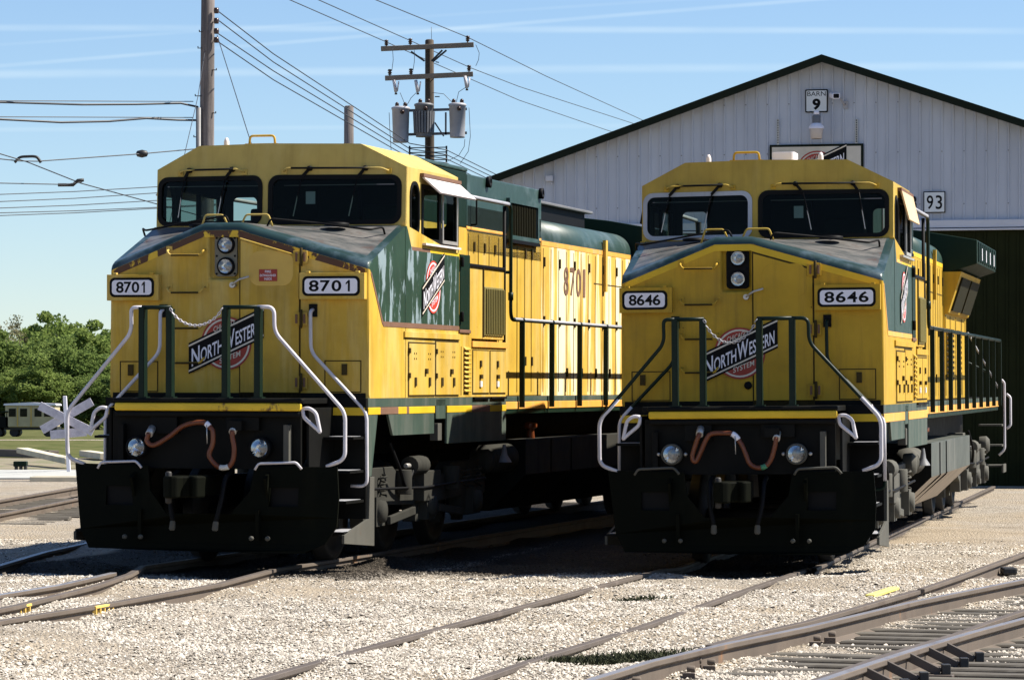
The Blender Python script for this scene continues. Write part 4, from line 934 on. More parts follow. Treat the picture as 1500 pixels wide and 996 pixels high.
# ------------------------------------------------------------------ tracks
RAILP = [(-.036, .170), (.036, .170), (.038, .135), (.010, .12), (.008, .03), (.068, .012), (.068, 0), (-.068, 0), (-.068, .012), (-.008, .03), (-.010, .12), (-.038, .135)]
def rail(mb, pts, top='railtop', web='railrust', sink=0.):
    pts = [Vector(p) for p in pts]; k = len(RAILP)
    ring = []
    for i, p in enumerate(pts):
        t = (pts[min(i + 1, len(pts) - 1)] - pts[max(i - 1, 0)]); t.z = 0; t.normalize(); s = Vector((t.y, -t.x, 0))
        ring += [p + s * u + Vector((0, 0, w - .17)) for u, w in RAILP]
    for i in range(len(pts) - 1):
        for j in range(k):
            q = (j + 1) % k; mb.add([ring[i * k + j], ring[i * k + q], ring[(i + 1) * k + q], ring[(i + 1) * k + j]], [(0, 1, 2, 3)], top if j in (0,) else web)
    for e in (0, len(pts) - 1): mb.add(ring[e * k:(e + 1) * k], [tuple(range(k))], web)
def ties(name_root, pts, w=2.6, step=.55, zoff=-.19, n0=0, jitter=.05, half=None):
    pts = [Vector(p) for p in pts]; L = [0]
    for a, b in zip(pts, pts[1:]): L.append(L[-1] + (b - a).length)
    d = 0.; k = 0
    while d < L[-1]:
        i = max(j for j in range(len(L)) if L[j] <= d); i = min(i, len(pts) - 2); t = (d - L[i]) / (L[i + 1] - L[i]); p = pts[i].lerp(pts[i + 1], t)
        dr = (pts[i + 1] - pts[i]).normalized(); s = Vector((dr.y, -dr.x, 0)).normalized()
        j = random.uniform(-jitter, jitter)
        mb = MB(); o = Vector((0, 0, zoff)); mb.beam(p - s * (w / 2 + j) + o, p + s * (w / 2 - j) + o, .22 + random.uniform(-.02, .02), .16, 'tie'); mb.build('tie', name_root, .012, 1)
        d += step + random.uniform(-.03, .03); k += 1
def track(label): 
    o = empty('railway_track', (0, 0, 0), label); o['kind'] = 'structure'; return o
def chord(a, b, n=8, bend=0.):
    a, b = Vector(a), Vector(b); d = (b - a); s = Vector((d.y, -d.x, 0)).normalized()
    return [a.lerp(b, i / n) + s * bend * 4 * (i / n) * (1 - i / n) for i in range(n + 1)]
def local(L, x, y, z=0.):
    X, Y, Hh, a, p, r = L; Rm = Euler((p, r, -a), 'YXZ').to_matrix(); return Rm @ Vector((x, y, z)) + Vector((X, Y, Hh + CAMZ))
def gp(px, py, z):   # surveyed point: photo position of a rail head at height z
    Yd = (CAMZ - z) * 5000 / (py - 605); return Vector(((px - 750) / 5000 * Yd, Yd, z))

# track under the left locomotive, with a turnout in front of it
T = track('track under locomotive 8701')
def polyrail(root, pts, top='railtop', web='railrust'):
    mb = MB(); rail(mb, pts, top, web); return mb.build('rail', root, .004, 1)
under = [local(POSE_A, .76, y, -.002) for y in np.linspace(26, -1.0, 14)]
RA = under + [gp(320, 854, .16), gp(163, 882, .155), gp(0, 908, .15), gp(-160, 938, .15), gp(-420, 990, .15)]
polyrail(T, RA, 'railbrown')
underL = [local(POSE_A, -.76, y, -.002) for y in np.linspace(26, -.9, 14)]
RB = underL + [gp(189, 840, .165), gp(139, 857, .16), gp(22, 886, .16), gp(-60, 902, .155), gp(-300, 955, .15)]
polyrail(T, RB, 'railbrown')
polyrail(T, [gp(166, 838, .165), gp(87, 856, .16), gp(0, 870, .16), gp(-120, 893, .16), gp(-300, 930, .16)])
L4 = [gp(139, 792, .165), gp(65, 808, .165), gp(0, 827, .16), gp(-150, 868, .16)]
d4 = (L4[0] - L4[1]).normalized(); polyrail(T, [L4[0] + d4 * 22, L4[0] + d4 * 8] + L4)
for px, py in ((20, 886), (143, 885)):
    q = gp(px, py, .15); mb = MB(); dr = Vector((.20, .98, 0)); s = Vector((.98, -.2, 0))
    c = q + s * .05
    mb.beam(c - dr * .26 + Vector((0, 0, -.01)), c + dr * .26 + Vector((0, 0, -.01)), .05, .025, 'yellowrod')
    mb.beam(c - dr * .26 + Vector((0, 0, -.12)), c + dr * .26 + Vector((0, 0, -.12)), .05, .03, 'yellowrod')
    for k in range(5): mb.beam(c + dr * (-.23 + .115 * k) + Vector((0, 0, -.12)), c + dr * (-.23 + .115 * k), .03, .04, 'yellowrod', (1, 0, 0))
    tag(mb.build('rail_clamp', None, .004, 1), 'yellow rail clamp on the outer rail near the left edge' if px > 100 else 'yellow rail clamp on the curved inner rail at the left edge', 'rail clamp', 'yellow rail clamps')
# joint bars on the left rails
for (px, py) in ((150, 853),):
    q = gp(px, py, .10); mb = MB(); mb.beam(q + Vector((.06, -.35, -.02)), q + Vector((.15, .35, -.02)), .035, .10, 'railrust')
    for k in range(4): mb.lathe(q + Vector((.08 + .02 * k, -.25 + .17 * k, -.02)), (1, -.2, 0), [(.03, 0), (.03, .06), (0, .07)], 'iron', 8)
    mb.build('joint_bar', T)

# track under the right locomotive: rails sunk in the gravel
T = track('track under locomotive 8646')
def sunk(z): return z
for sx in (.76, -.76):
    pts = [local(POSE_B, sx, y, -.002) for y in np.linspace(30, -.6, 16)]
    e = pts[-1]; w = gp(1183, 832, .06) if sx > 0 else gp(970, 833, .06)
    pts += [w, w + (gp(690, 996, .035) - gp(1183, 832, .06)) * .25 + Vector((0, 0, -.004))] if sx > 0 else [w]
    pts += [gp(935, 918, .034), gp(800, 959, .034), gp(690, 996, .036), gp(560, 1046, .04)] if sx > 0 else [gp(790, 880, .05), gp(560, 941, .045), gp(360, 998, .045), gp(220, 1040, .05)]
    polyrail(T, pts, 'railbrown', 'railbrown')

# turnout at the lower right
T = track('turnout with switch points at the lower right')
R1 = [gp(700, 1042, .165), gp(860, 996, .165), gp(952, 968, .165), gp(1067, 941, .165), gp(1180, 918, .165), gp(1340, 880, .165), gp(1500, 848, .165), gp(1700, 812, .165)]
polyrail(T, R1)
R1b = [gp(1040, 944, .15), gp(1110, 925, .155), gp(1180, 910, .16), gp(1262, 887, .16), gp(1343, 864, .16)]
polyrail(T, R1b, 'railbrown'); polyrail(T, [gp(1349, 862, .155), gp(1400, 845, .155), gp(1500, 809, .155), gp(1640, 765, .155)], 'railbrown')
R2 = [gp(1040, 1052, .165), gp(1201, 996, .165), gp(1275, 971, .165), gp(1353, 946, .165), gp(1425, 925, .165), gp(1500, 905, .165), gp(1640, 872, .165)]
polyrail(T, R2)
polyrail(T, [gp(1180, 1000, .16), gp(1300, 958, .16), gp(1397, 929, .16), gp(1452, 909, .16), gp(1500, 893, .16), gp(1640, 845, .16)], 'railbrown')
mid = [(R1[0] + R2[0]) / 2, (R1[3] + R2[3]) / 2, (R1[5] + R2[5]) / 2, (R1[7] + R2[6]) / 2 + Vector((0, 3, 0))]
ties(T, [q + Vector((.52, -.2, 0)) for q in mid], 2.5, .5, -.220, jitter=.22)
dr = (R2[3] - R2[1]).normalized(); s = Vector((dr.y, -dr.x, 0)).normalized()
for px, py in ((1258, 983), (1288, 973), (1322, 962), (1350, 953), (1374, 945)):
    q = gp(px, py, .13); mb = MB(); mb.beam(q + s * .03 + Vector((0, 0, .01)), q + s * .26 + Vector((0, 0, -.10)), .025, .06, 'railbrown'); mb.beam(q + s * .02 + Vector((0, 0, -.125)), q + s * .36 + Vector((0, 0, -.125)), .16, .03, 'railbrown'); mb.box(*(lambda c: (c.x - .03, c.x + .03, c.y - .04, c.y + .04, c.z, c.z + .07))(q + s * .30 + Vector((0, 0, -.11))), 'iron')
    mb.build('rail_brace', T, .004, 1)
for px, py in ((1010, 960), (1000, 972), (1030, 962), (920, 988), (955, 992), (1186, 928), (1208, 922)):
    q = gp(px, py, .12); mb = MB(); mb.lathe(q + Vector((.03, -.03, -.03)), (.95, -.3, 0), [(.022, 0), (.022, .05), (0, .055)], 'railrust', 8); mb.box(q.x, q.x + .08, q.y - .05, q.y + .05, q.z - .11, q.z - .06, 'railrust'); mb.build('rail_bolt', T)
mb = MB(); q = gp(1346, 866, .12); mb.box(q.x - .03, q.x + .05, q.y - .12, q.y + .12, q.z - .1, q.z + .01, 'iron'); q2 = gp(1478, 828, .12); mb.box(q2.x - .08, q2.x + .08, q2.y - .1, q2.y + .15, q2.z - .1, q2.z - .02, 'iron'); mb.build('joint_bar', T, .02)
# far track at the left
T = track('far track at the left edge')
f1 = [gp(-60, 743, .33), gp(0, 732, .36), gp(117, 712, .42)]; f2 = [gp(-60, 766, .28), gp(0, 752, .31), gp(121, 728, .38)]
for f in (f1, f2): d = (f[2] - f[1]).normalized(); polyrail(T, [f[0] - d * 12 - Vector((0, 0, .1)), f[0], f[1], f[2], f[2] + Vector((d.x, d.y, .002)) * 20], 'railbrown')
ties(T, [(f1[0] + f2[0]) / 2, (f1[2] + f2[2]) / 2 + Vector((0, 0, 0))], 2.6, .6, -.20)

# ------------------------------------------------------------------ small yard items
mb = MB(); a = gp(1274, 873, .03); b = gp(1311, 861, .06); mb.beam(a, b, .09, .03, 'planky'); tag(mb.build('board', None, .004, 1), 'yellow painted board lying on the gravel right of locomotive 8646', 'board')
def weeds(px, py, n, sp, label):
    q = gp(px, py, hills(0, 24)); mb = MB(); rs = random.Random(px)
    for _ in range(n):
        x = q.x + rs.gauss(0, sp); y = q.y + rs.gauss(0, sp * .8); z = hills(x, y); h = rs.uniform(.015, .06); d = rs.uniform(0, 6.3); w = .012
        mb.add([(x - w * math.cos(d), y - w * math.sin(d), z), (x + w * math.cos(d), y + w * math.sin(d), z), (x + rs.gauss(0, .03), y + rs.gauss(0, .03), z + h)], [(0, 1, 2)], 'weed')
    o = mb.build('weeds', None); o['kind'] = 'stuff'; o['label'] = label
weeds(890, 964, 2600, .26, 'low dark weeds in the ballast beside the turnout')
weeds(935, 877, 160, .13, 'thin weeds along the buried rail')
# concrete crossing slab and timbers at the left
Yp = 80.
def at(px, py, Y): return Vector(((px - 750) / 5000 * Y, Y, CAMZ + (605 - py) / 5000 * Y))
mb = MB(); mb.box(-14.6, -9.9, 76.5, 87, .2, .36, 'conc'); tag(mb.build('crossing_slab', None, .02), 'pale concrete crossing slab beside the far track', 'slab')
mb = MB(); mb.box(-10.5, -9.3, 74.3, 75.3, .2, .42, 'newwood'); tag(mb.build('timber', None, .02), 'squared timber with a shaded face at the end of the concrete slab', 'timber', 'timbers by the crossing')
mb = MB(); mb.beam((-14.2, 99, .72), (-11.75, 91, .52), .35, .16, 'newwood'); tag(mb.build('timber', None, .02), 'long pale timber lying across the timber pile behind the slab', 'timber', 'timbers by the crossing')
mb = MB(); mb.beam((-14.0, 112, .48), (-12.6, 106, .46), .4, .2, 'newwood'); tag(mb.build('timber', None, .02), 'short pale timber nearer the grass behind the pile', 'timber', 'timbers by the crossing')
mb = MB(); mb.beam((-17.5, 114, .48), (-14.9, 111, .46), .4, .25, 'railbrown'); tag(mb.build('timber', None, .02), 'dark timber at the grass edge near the left edge', 'timber', 'timbers by the crossing')
mb = MB(); 
for k in range(3): mb.box(-12.83 + k * .12, -12.76 + k * .12, 88, 88.2, .25, .45, 'iron')
mb.box(-12.86, -12.52, 88, 88.3, .42, .56, 'greenDeep'); tag(mb.build('track_jack', None, .02), 'small dark iron track fitting standing behind the concrete slab', 'fitting')
# grass field
mb = MB(); mb.add([(-60, 90, .318), (20, 90, .318), (20, 114, .322), (-60, 114, .322)], [(0, 1, 2, 3)], 'dirt'); struct(mb.build('dirt_strip'))
mb = MB(); mb.add([(-400, 113, .325), (30, 113, .325), (30, 420, .325), (-400, 420, .325)], [(0, 1, 2, 3)], 'grass'); struct(mb.build('grass_field'))
mb = MB(); mb.add([(-400, 184, .331), (30, 184, .331), (30, 190, .331), (-400, 190, .331)], [(0, 1, 2, 3)], 'gravel'); struct(mb.build('gravel_path'))
# crossbuck sign
cb = empty('crossbuck_sign', (-11.0, 84, .3), 'white wooden crossbuck sign leaning left of locomotive 8701', 'sign')
def rel(p, o): return Vector(p) - Vector(o)
o0 = (-11.0, 84, .3)
mb = MB(); mb.beam(rel(at(101, 694, 84), o0), rel(at(95, 580, 84), o0), .09, .09, 'white', (0, 1, 0)); mb.build('post', cb, .01)
for k, (a, b, w) in enumerate((((57, 594), (136, 633), .21), ((60, 630), (134, 588), .21))):
    mb = MB(); y = .08 + .05 * k; mb.beam(rel(at(a[0], a[1], 84), o0) + Vector((0, y, 0)), rel(at(b[0], b[1], 84), o0) + Vector((0, y, 0)), .04, w, 'cross', (0, 0, 1)); mb.build('crossarm_board', cb, .006, 1)
mb = MB(); mb.beam(rel(at(73, 637, 84), o0) + Vector((0, .09, 0)), rel(at(126, 632, 84), o0) + Vector((0, .09, 0)), .03, .22, 'cross'); mb.build('track_count_plate', cb, .004, 1)
# railcar at the field edge
rc = empty('railcar', (-30.1, 214, .33), 'small cream railcar with windows and a pale roof at the far field edge', 'railcar')
mb = MB(); mb.box(-1.5, 1.6, -1.2, 1.2, .6, 1.95, 'rcream'); mb.build('body', rc, .05)
mb = MB(); mb.slab([(-1.6, 1.95), (1.7, 1.95), (1.65, 2.06), (0, 2.14), (-1.55, 2.06)], lambda u, v, w: (u, -1.3 + w, v), 2.6, 'white'); mb.build('roof', rc)
for x in (-1.05, -.35, .55, 1.15):
    mb = MB(); mb.box(x - .22, x + .22, -1.23, -1.19, 1.25, 1.75, 'glass'); mb.box(x - .22, x + .22, -1.215, -1.205, 1.25, 1.75, 'interior'); mb.build('window', rc)
for x in (-.72, .12):
    mb = MB(); mb.box(x - .03, x + .03, -1.24, -1.2, .65, 1.85, 'patch'); mb.build('door_post', rc)
mb = MB(); mb.box(-1.6, 1.7, -1.0, 1.0, .42, .62, 'iron')
for x in (-1.0, 1.1): mb.cyl((x, -.9, .28), (x, .9, .28), .28, 'wheel', 14)
mb.build('underframe', rc)
fc = empty('flat_wagon', (-33.6, 214, .33), 'dark low flat wagon coupled left of the cream railcar', 'wagon')
mb = MB(); mb.box(-2.3, 2.2, -1.2, 1.2, .55, 1.25, 'black'); mb.beam((-2.3, -1.2, 1.45), (2.2, -1.2, 1.55), .1, .1, 'trim'); 
for x in (-2.2, 0, 2.1): mb.box(x - .05, x + .05, -1.2, -1.1, 1.2, 1.5, 'black')
mb.build('deck', fc, .02)
mb = MB()
for x in (-1.5, 1.5): mb.cyl((x, -.9, .28), (x, .9, .28), .28, 'wheel', 14)
mb.build('wheels', fc)

# ------------------------------------------------------------------ trees
def crown_mesh(seed, nclump, nleaf, rx, rz, leaf, mat, sparse=1.):
    rs = np.random.RandomState(seed); V = []; tone = []
    for _ in range(nclump):
        d = rs.randn(3); d /= np.linalg.norm(d); rad = rs.rand() ** .35
        c = d * rad * np.array([rx, rx, rz]); c[2] += rz * .2 * rs.randn()
        cr = rs.uniform(.10, .24) * rx * sparse; t0 = rs.uniform(.15, .85)
        n = int(nleaf * rs.uniform(.6, 1.4))
        p = rs.randn(n, 3); p /= np.linalg.norm(p, axis=1)[:, None]; p = p * (rs.rand(n, 1) ** .4) * cr * np.array([1.15, 1.15, .8]) + c
        a = rs.randn(n, 3); a /= np.linalg.norm(a, axis=1)[:, None]; b = np.cross(a, rs.randn(n, 3)); b /= np.linalg.norm(b, axis=1)[:, None]
        s = leaf * rs.uniform(.6, 1.3, (n, 1))
        q = np.stack([p - a * s, p + b * s * .55, p + a * s, p - b * s * .55], 1); V.append(q.reshape(-1, 3)); tone.append(np.repeat(np.clip(t0 + .2 * rs.randn(n), 0, 1), 4))
    V = np.concatenate(V); tone = np.concatenate(tone); n = len(V) // 4
    me = bpy.data.meshes.new('crown'); me.vertices.add(len(V)); me.vertices.foreach_set('co', V.ravel()); me.loops.add(n * 4); me.loops.foreach_set('vertex_index', np.arange(n * 4, dtype=np.int32)); me.polygons.add(n); me.polygons.foreach_set('loop_start', np.arange(0, n * 4, 4, dtype=np.int32)); me.update(calc_edges=True); me.validate()
    at_ = me.attributes.new('tone', 'FLOAT', 'POINT'); at_.data.foreach_set('value', tone.astype(np.float32)); me.materials.append(mat); return me
CR = [crown_mesh(1, 150, 190, 4.4, 4.6, .19, M['leaf1'], 1.15), crown_mesh(2, 150, 190, 4.7, 4.3, .19, M['leaf2'], 1.15), crown_mesh(3, 150, 60, 3.6, 4.8, .12, M['leaf3'], .8), crown_mesh(4, 130, 170, 3.8, 3.6, .18, M['leaf1'], 1.15)]
def tree(x, y, s, kind, h, label):
    t = empty('tree', (x, y, .33), label, 'tree', 'trees along the far field edge')
    mb = MB(); mb.tube([(0, 0, 0), (.05, 0, h * .35), (.0, .1, h * .8)], [.28, .22, .07], 'wooddk', 8)
    for k in range(5):
        a = k * 1.3; mb.tube([(0, 0, h * (.3 + .06 * k)), (1.3 * math.cos(a), 1.3 * math.sin(a), h * (.5 + .06 * k)), (2.2 * math.cos(a), 2.2 * math.sin(a), h * (.62 + .07 * k))], [.12, .07, .02], 'wooddk', 6)
    mb.build('trunk', t)
    o = bpy.data.objects.new('crown', CR[kind]); COL.objects.link(o); o.parent = t; o.location = (0, 0, h * .60); o.scale = (s, s, s * h / 8.4); o.rotation_euler = (0, 0, random.uniform(0, 6))
TR = [(-51, 300, .8, 0, 6.4, 'low bright green bush at the left edge beyond the grass'), (-42, 303, .85, 3, 6.6, 'low light green bush behind the railcar roof'), (-32.5, 303, .85, 0, 6.6, 'low green bush between the crossbuck and locomotive 8701'), (-47, 350, 1.15, 0, 10.2, 'tall soft green tree behind the others near the left edge'), (-49, 315, 1.15, 1, 8.5, 'dark green leafy tree at the left edge behind the railcar'), (-52, 345, 1.0, 2, 11., 'pale thin budding tree rising highest at the left edge'),
      (-44.5, 338, 1.2, 0, 9.0, 'bright green leafy tree above the flat wagon'), (-40.5, 312, 1.0, 1, 7.6, 'dark green bushy tree above the cream railcar'), (-38.5, 345, 1.15, 0, 9.6, 'light green rounded tree left of the crossbuck'),
      (-35, 318, 1.05, 3, 8.4, 'bright green low tree behind the crossbuck sign'), (-34.5, 350, 1.15, 1, 10.0, 'dark tree with a raised top right of the crossbuck'), (-30.5, 325, 1.1, 0, 9.0, 'green tree half hidden by the nose of locomotive 8701'),
      (-27, 345, 1.1, 1, 10.4, 'dark tree hidden behind locomotive 8701'), (-56, 330, 1.2, 0, 9.5, 'green tree just beyond the left edge'), (-46, 306, .75, 3, 5.6, 'low bright shrub at the wood edge left of the railcar'), (-37, 304, .7, 1, 5.2, 'low dark shrub right of the railcar')]
for q in TR: tree(q[0], q[1], q[2], q[3], q[4] * .88, q[5])
# dense wood further back: one mass of crowns running behind the field
def wood():
    rs = np.random.RandomState(9); V = []; T = []
    for k in range(46):
        src = CR[(0, 1, 3)[k % 3]]; n = len(src.vertices); co = np.empty(n * 3); src.vertices.foreach_get('co', co); co = co.reshape(-1, 4, 3)
        tn = np.empty(n, np.float32); src.attributes['tone'].data.foreach_get('value', tn); tn = tn.reshape(-1, 4)
        pick = rs.rand(len(co)) < .22; co = co[pick]; tn = tn[pick]; c = co.mean(1, keepdims=True); co = c + (co - c) * 1.9
        V.append((co * np.array([1.15, 1.1, .95 + .25 * rs.rand()]) + np.array([-150 + k * 4.6 + rs.randn(), 385 + 8 * rs.randn(), 4.6 + .6 * rs.randn()])).reshape(-1, 3)); T.append(tn.ravel())
    V = np.concatenate(V); T = np.concatenate(T); n = len(V) // 4
    me = bpy.data.meshes.new('distant_wood'); me.vertices.add(len(V)); me.vertices.foreach_set('co', V.ravel()); me.loops.add(n * 4); me.loops.foreach_set('vertex_index', np.arange(n * 4, dtype=np.int32)); me.polygons.add(n); me.polygons.foreach_set('loop_start', np.arange(0, n * 4, 4, dtype=np.int32)); me.update(calc_edges=True); me.validate()
    a = me.attributes.new('tone', 'FLOAT', 'POINT'); a.data.foreach_set('value', T.astype(np.float32)); me.materials.append(M['leaf1'])
    o = bpy.data.objects.new('distant_wood', me); COL.objects.link(o); o['kind'] = 'stuff'; o['label'] = 'dense green wood running behind the field'
wood()

# ------------------------------------------------------------------ barn
BY = 72.; BXr = (1207 - 750) / 5000 * BY; BA = .215
barn = empty('barn', (BXr, BY, .29), 'white metal sided barn with dark green gable trim and dark doors', 'barn', None, (0, 0, -BA))
zr = CAMZ + (605 - 85) / 5000 * BY - .29; sl = .344; HWb = 10.6; ze = zr - HWb * sl
dz = CAMZ + (605 - 331) / 5000 * (BY - .6) - .29
mb = MB(); rib = .23; n = int(2 * HWb / rib)
xs = []
for i in range(n):
    x = -HWb + i * rib; xs += [(x, 0), (x + rib - .055, 0), (x + rib - .045, -.022), (x + rib - .012, -.022)]
xs = [q for q in xs if q[0] <= HWb]
for (xa, ya), (xb, yb) in zip(xs, xs[1:]):
    mb.add([(xa, ya, dz), (xb, yb, dz), (xb, yb, zr - abs(xb) * sl), (xa, ya, zr - abs(xa) * sl)], [(0, 1, 2, 3)], 'siding')
for sg in (1, -1): mb.slab([(0, -.3), (40, -.3), (40, ze), (0, ze)], lambda u, v, w: (sg * (HWb - w), u + .01, v), .1, 'siding')
mb.slab([(-HWb, -.3), (HWb, -.3), (HWb, ze), (0, zr), (-HWb, ze)], lambda u, v, w: (u, 40 + w, v), .1, 'siding')
mb.build('wall', barn)
mb = MB()
for sg in (1, -1):
    e = HWb + .5
    mb.hexa([(0, -.35, zr - .0), (sg * e, -.35, zr - e * sl), (sg * e, 40.4, zr - e * sl), (0, 40.4, zr), (0, -.35, zr + .025), (sg * e, -.35, zr + .025 - e * sl), (sg * e, 40.4, zr + .025 - e * sl), (0, 40.4, zr + .025)], 'trim')
    mb.hexa([(0, -.42, zr - .13), (sg * e, -.42, zr - .13 - e * sl), (sg * e, -.36, zr - .13 - e * sl), (0, -.36, zr - .13), (0, -.42, zr + .03), (sg * e, -.42, zr + .03 - e * sl), (sg * e, -.36, zr + .03 - e * sl), (0, -.36, zr + .03)], 'trim')
mb.build('roof', barn)
mb = MB(); mb.box(-HWb, HWb, -.10, -.025, dz - .04, dz + .12, 'whitetrim'); mb.box(-HWb, HWb, -.14, -.03, dz - .10, dz - .06, 'whitetrim')
mb.box(1.95, 2.10, -.12, -.03, dz - .75, dz - .06, 'whitetrim'); mb.build('door_track', barn, .004, 1)
for i, (x0, x1) in enumerate(((-7.5, -2.6), (-2.55, 1.9), (2.15, 7.4))):
    mb = MB(); mb.box(x0, x1, .02, .08, -.1, dz - .04, 'door')
    k = int((x1 - x0) / .23)
    for j in range(k): mb.box(x0 + j * .23 + .05, x0 + j * .23 + .09, -.01, .02, -.1, dz - .05, 'door')
    mb.build('sliding_door', barn)
mb = MB()
for (x0, x1) in ((-HWb, -7.5), (7.4, HWb)): mb.box(x0, x1, 0, .05, -.3, dz, 'siding')
mb.build('corner_panel', barn)
mb = MB()
for zz in (dz + .45, dz + 1.55, dz + 2.6):
    x = -HWb + .2
    while x < HWb:
        if zz < zr - abs(x) * sl - .2: mb.box(x - .012, x + .012, -.035, -.02, zz, zz + .02, 'transfdk')
        x += rib * 2
mb.build('siding_screws', barn)
BM = Matrix.Translation(Vector((BXr, BY, .29))) @ Matrix.Rotation(-BA, 4, 'Z')
def bl(px, py, d=0.):
    """local point on the barn front"""
    ex = Vector((math.cos(BA), -math.sin(BA), 0)); nrm = Vector((-math.sin(BA), -math.cos(BA), 0)); o = Vector((BXr, BY, CAMZ))
    dirv = Vector(((px - 750) / 5000, 1, (605 - py) / 5000)); t = (o - Vector((0, 0, CAMZ))).dot(nrm) / dirv.dot(nrm); q = Vector((0, 0, CAMZ)) + dirv * t - Vector((BXr, BY, .29))
    return q.dot(ex), q.z
def onbarn(name, label, cat, group=None):
    o = empty(name, (BXr, BY, .29), label, cat, group, (0, 0, -BA)); return o
BF = lambda d: (lambda u, v, w: (u, -d + w, v))
# barn number sign
t = onbarn('sign', 'square sign reading BARN 9 near the gable peak', 'sign'); u0, v1 = bl(1180, 132); u1, v0 = bl(1213, 165)
mb = MB(); mb.slab(rr(u0, u1, v0, v1, .02), BF(.05), .02, 'ink'); mb.slab(rr(u0 + .025, u1 - .025, v0 + .025, v1 - .025, .015), BF(.056), .006, 'signgrey'); mb.build('board', t)
mb = MB(); w = u1 - u0; mb.text('BARN', BF(.058), u0 + .045, v1 - .14, w - .09, .095, 'ink', .0); mb.text('9', BF(.058), u0 + w * .32, v0 + .05, w * .36, .24, 'ink', .045); mb.build('lettering', t)
# 93 sign
t = onbarn('sign', 'square sign with the number 93 above the barn door', 'sign'); u0, v1 = bl(1353, 281); u1, v0 = bl(1385, 312)
mb = MB(); mb.slab([(u0, v0), (u1, v0), (u1, v1), (u0, v1)], BF(.05), .02, 'ink'); mb.slab([(u0 + .02, v0 + .02), (u1 - .02, v0 + .02), (u1 - .02, v1 - .02), (u0 + .02, v1 - .02)], BF(.056), .006, 'signgrey'); mb.build('board', t)
mb = MB(); w = u1 - u0; mb.text('9', BF(.058), u0 + .07, v0 + .075, w * .30, .29, 'ink', .01); mb.text('3', BF(.058), u0 + w * .56, v0 + .075, w * .30, .29, 'ink', .01); mb.build('lettering', t)
# letters of another number partly hidden by the visor
t = onbarn('sign', 'black numeral on the siding half hidden behind the cab of locomotive 8646', 'sign'); u0, v0 = bl(1333, 307)
mb = MB(); mb.text('3', BF(.028), u0, v0, .14, .28, 'ink', .01); mb.build('lettering', t)
# railroad sign board
t = onbarn('sign_board', 'wide beige framed sign board with a red emblem behind locomotive 8646', 'sign board'); u0, v1 = bl(1128, 213); u1, _ = bl(1265, 210); v0 = v1 - 1.05
mb = MB(); mb.slab([(u0, v0), (u1, v0), (u1, v1), (u0, v1)], BF(.06), .03, 'trim'); mb.slab([(u0 + .05, v0 + .05), (u1 - .05, v0 + .05), (u1 - .05, v1 - .05), (u0 + .05, v1 - .05)], BF(.066), .006, 'signboard'); mb.build('board', t)
mb = MB(); cu = bl(1197, 250)[0]; emblem(mb, lambda u, v, w: (u, -.067 - w, v), cu, v1 - .52, 1.45, 'red', 'signboard'); mb.build('emblem', t)
for px in (1140, 1255):
    uu, vv = bl(px, 175); mb = MB(); mb.box(uu - .025, uu + .025, -.05, -.025, v1, vv, 'steel')
    for k in range(10): mb.box(uu - .01, uu + .01, -.054, -.05, v1 + .03 + k * (vv - v1) / 10.5, v1 + .06 + k * (vv - v1) / 10.5, 'ink')
    mb.build('hanger_strap', t)
# lamp
t = onbarn('yard_lamp', 'grey yard lamp with frosted bowl under the BARN 9 sign', 'lamp'); uu, vv = bl(1199, 205)
mb = MB(); mb.lathe((uu, -.35, vv + .22), (0, 0, 1), [(.165, -.02), (.16, .03), (.10, .09), (.085, .10)], 'white', 18); mb.lathe((uu, -.35, vv + .31), (0, 0, 1), [(.085, 0), (.085, .16), (.045, .19)], 'transfdk', 18); mb.lathe((uu, -.35, vv + .50), (0, 0, 1), [(.045, 0), (.06, .02), (.055, .07), (0, .09)], 'white', 14); mb.tube([(uu, -.02, vv + .5), (uu, -.3, vv + .5)], .03, 'transf', 8); mb.build('housing', t)
mb = MB(); mb.lathe((uu, -.35, vv), (0, 0, 1), [(.10, -.01), (.12, 0), (.145, .20), (.145, .21)], 'lampglass', 18); mb.build('shade', t)
# camera
t = onbarn('security_camera', 'white security camera on a bracket right of the BARN 9 sign', 'camera'); uu, vv = bl(1232, 143)
mb = MB(); mb.slab(rr(-.08, .08, -.06, .06, .03), lambda u, v, w: (uu + u - .06 - w * .35, -.34 + w * .9, vv + v + w * .15), .3, 'white'); mb.slab(rr(-.06, .06, -.045, .045, .02), lambda u, v, w: (uu + u - .06, -.345, vv + v), 0, 'ink'); mb.build('body', t, .01)
mb = MB(); mb.tube([(uu + .0, -.2, vv - .02), (uu + .06, -.12, vv - .14), (uu + .1, -.02, vv - .16)], .02, 'transf', 7); mb.box(uu + .05, uu + .15, -.04, -.02, vv - .24, vv - .08, 'transf'); mb.build('bracket', t)
t = onbarn('floodlight', 'small white floodlight on the barn siding above locomotive 8701', 'lamp'); uu, vv = bl(806, 262)
mb = MB(); mb.box(uu - .08, uu + .08, -.14, -.04, vv - .06, vv + .06, 'whitetrim'); mb.tube([(uu, -.03, vv - .05), (uu + .06, -.1, vv - .12)], .02, 'whitetrim', 6); mb.build('body', t, .015)

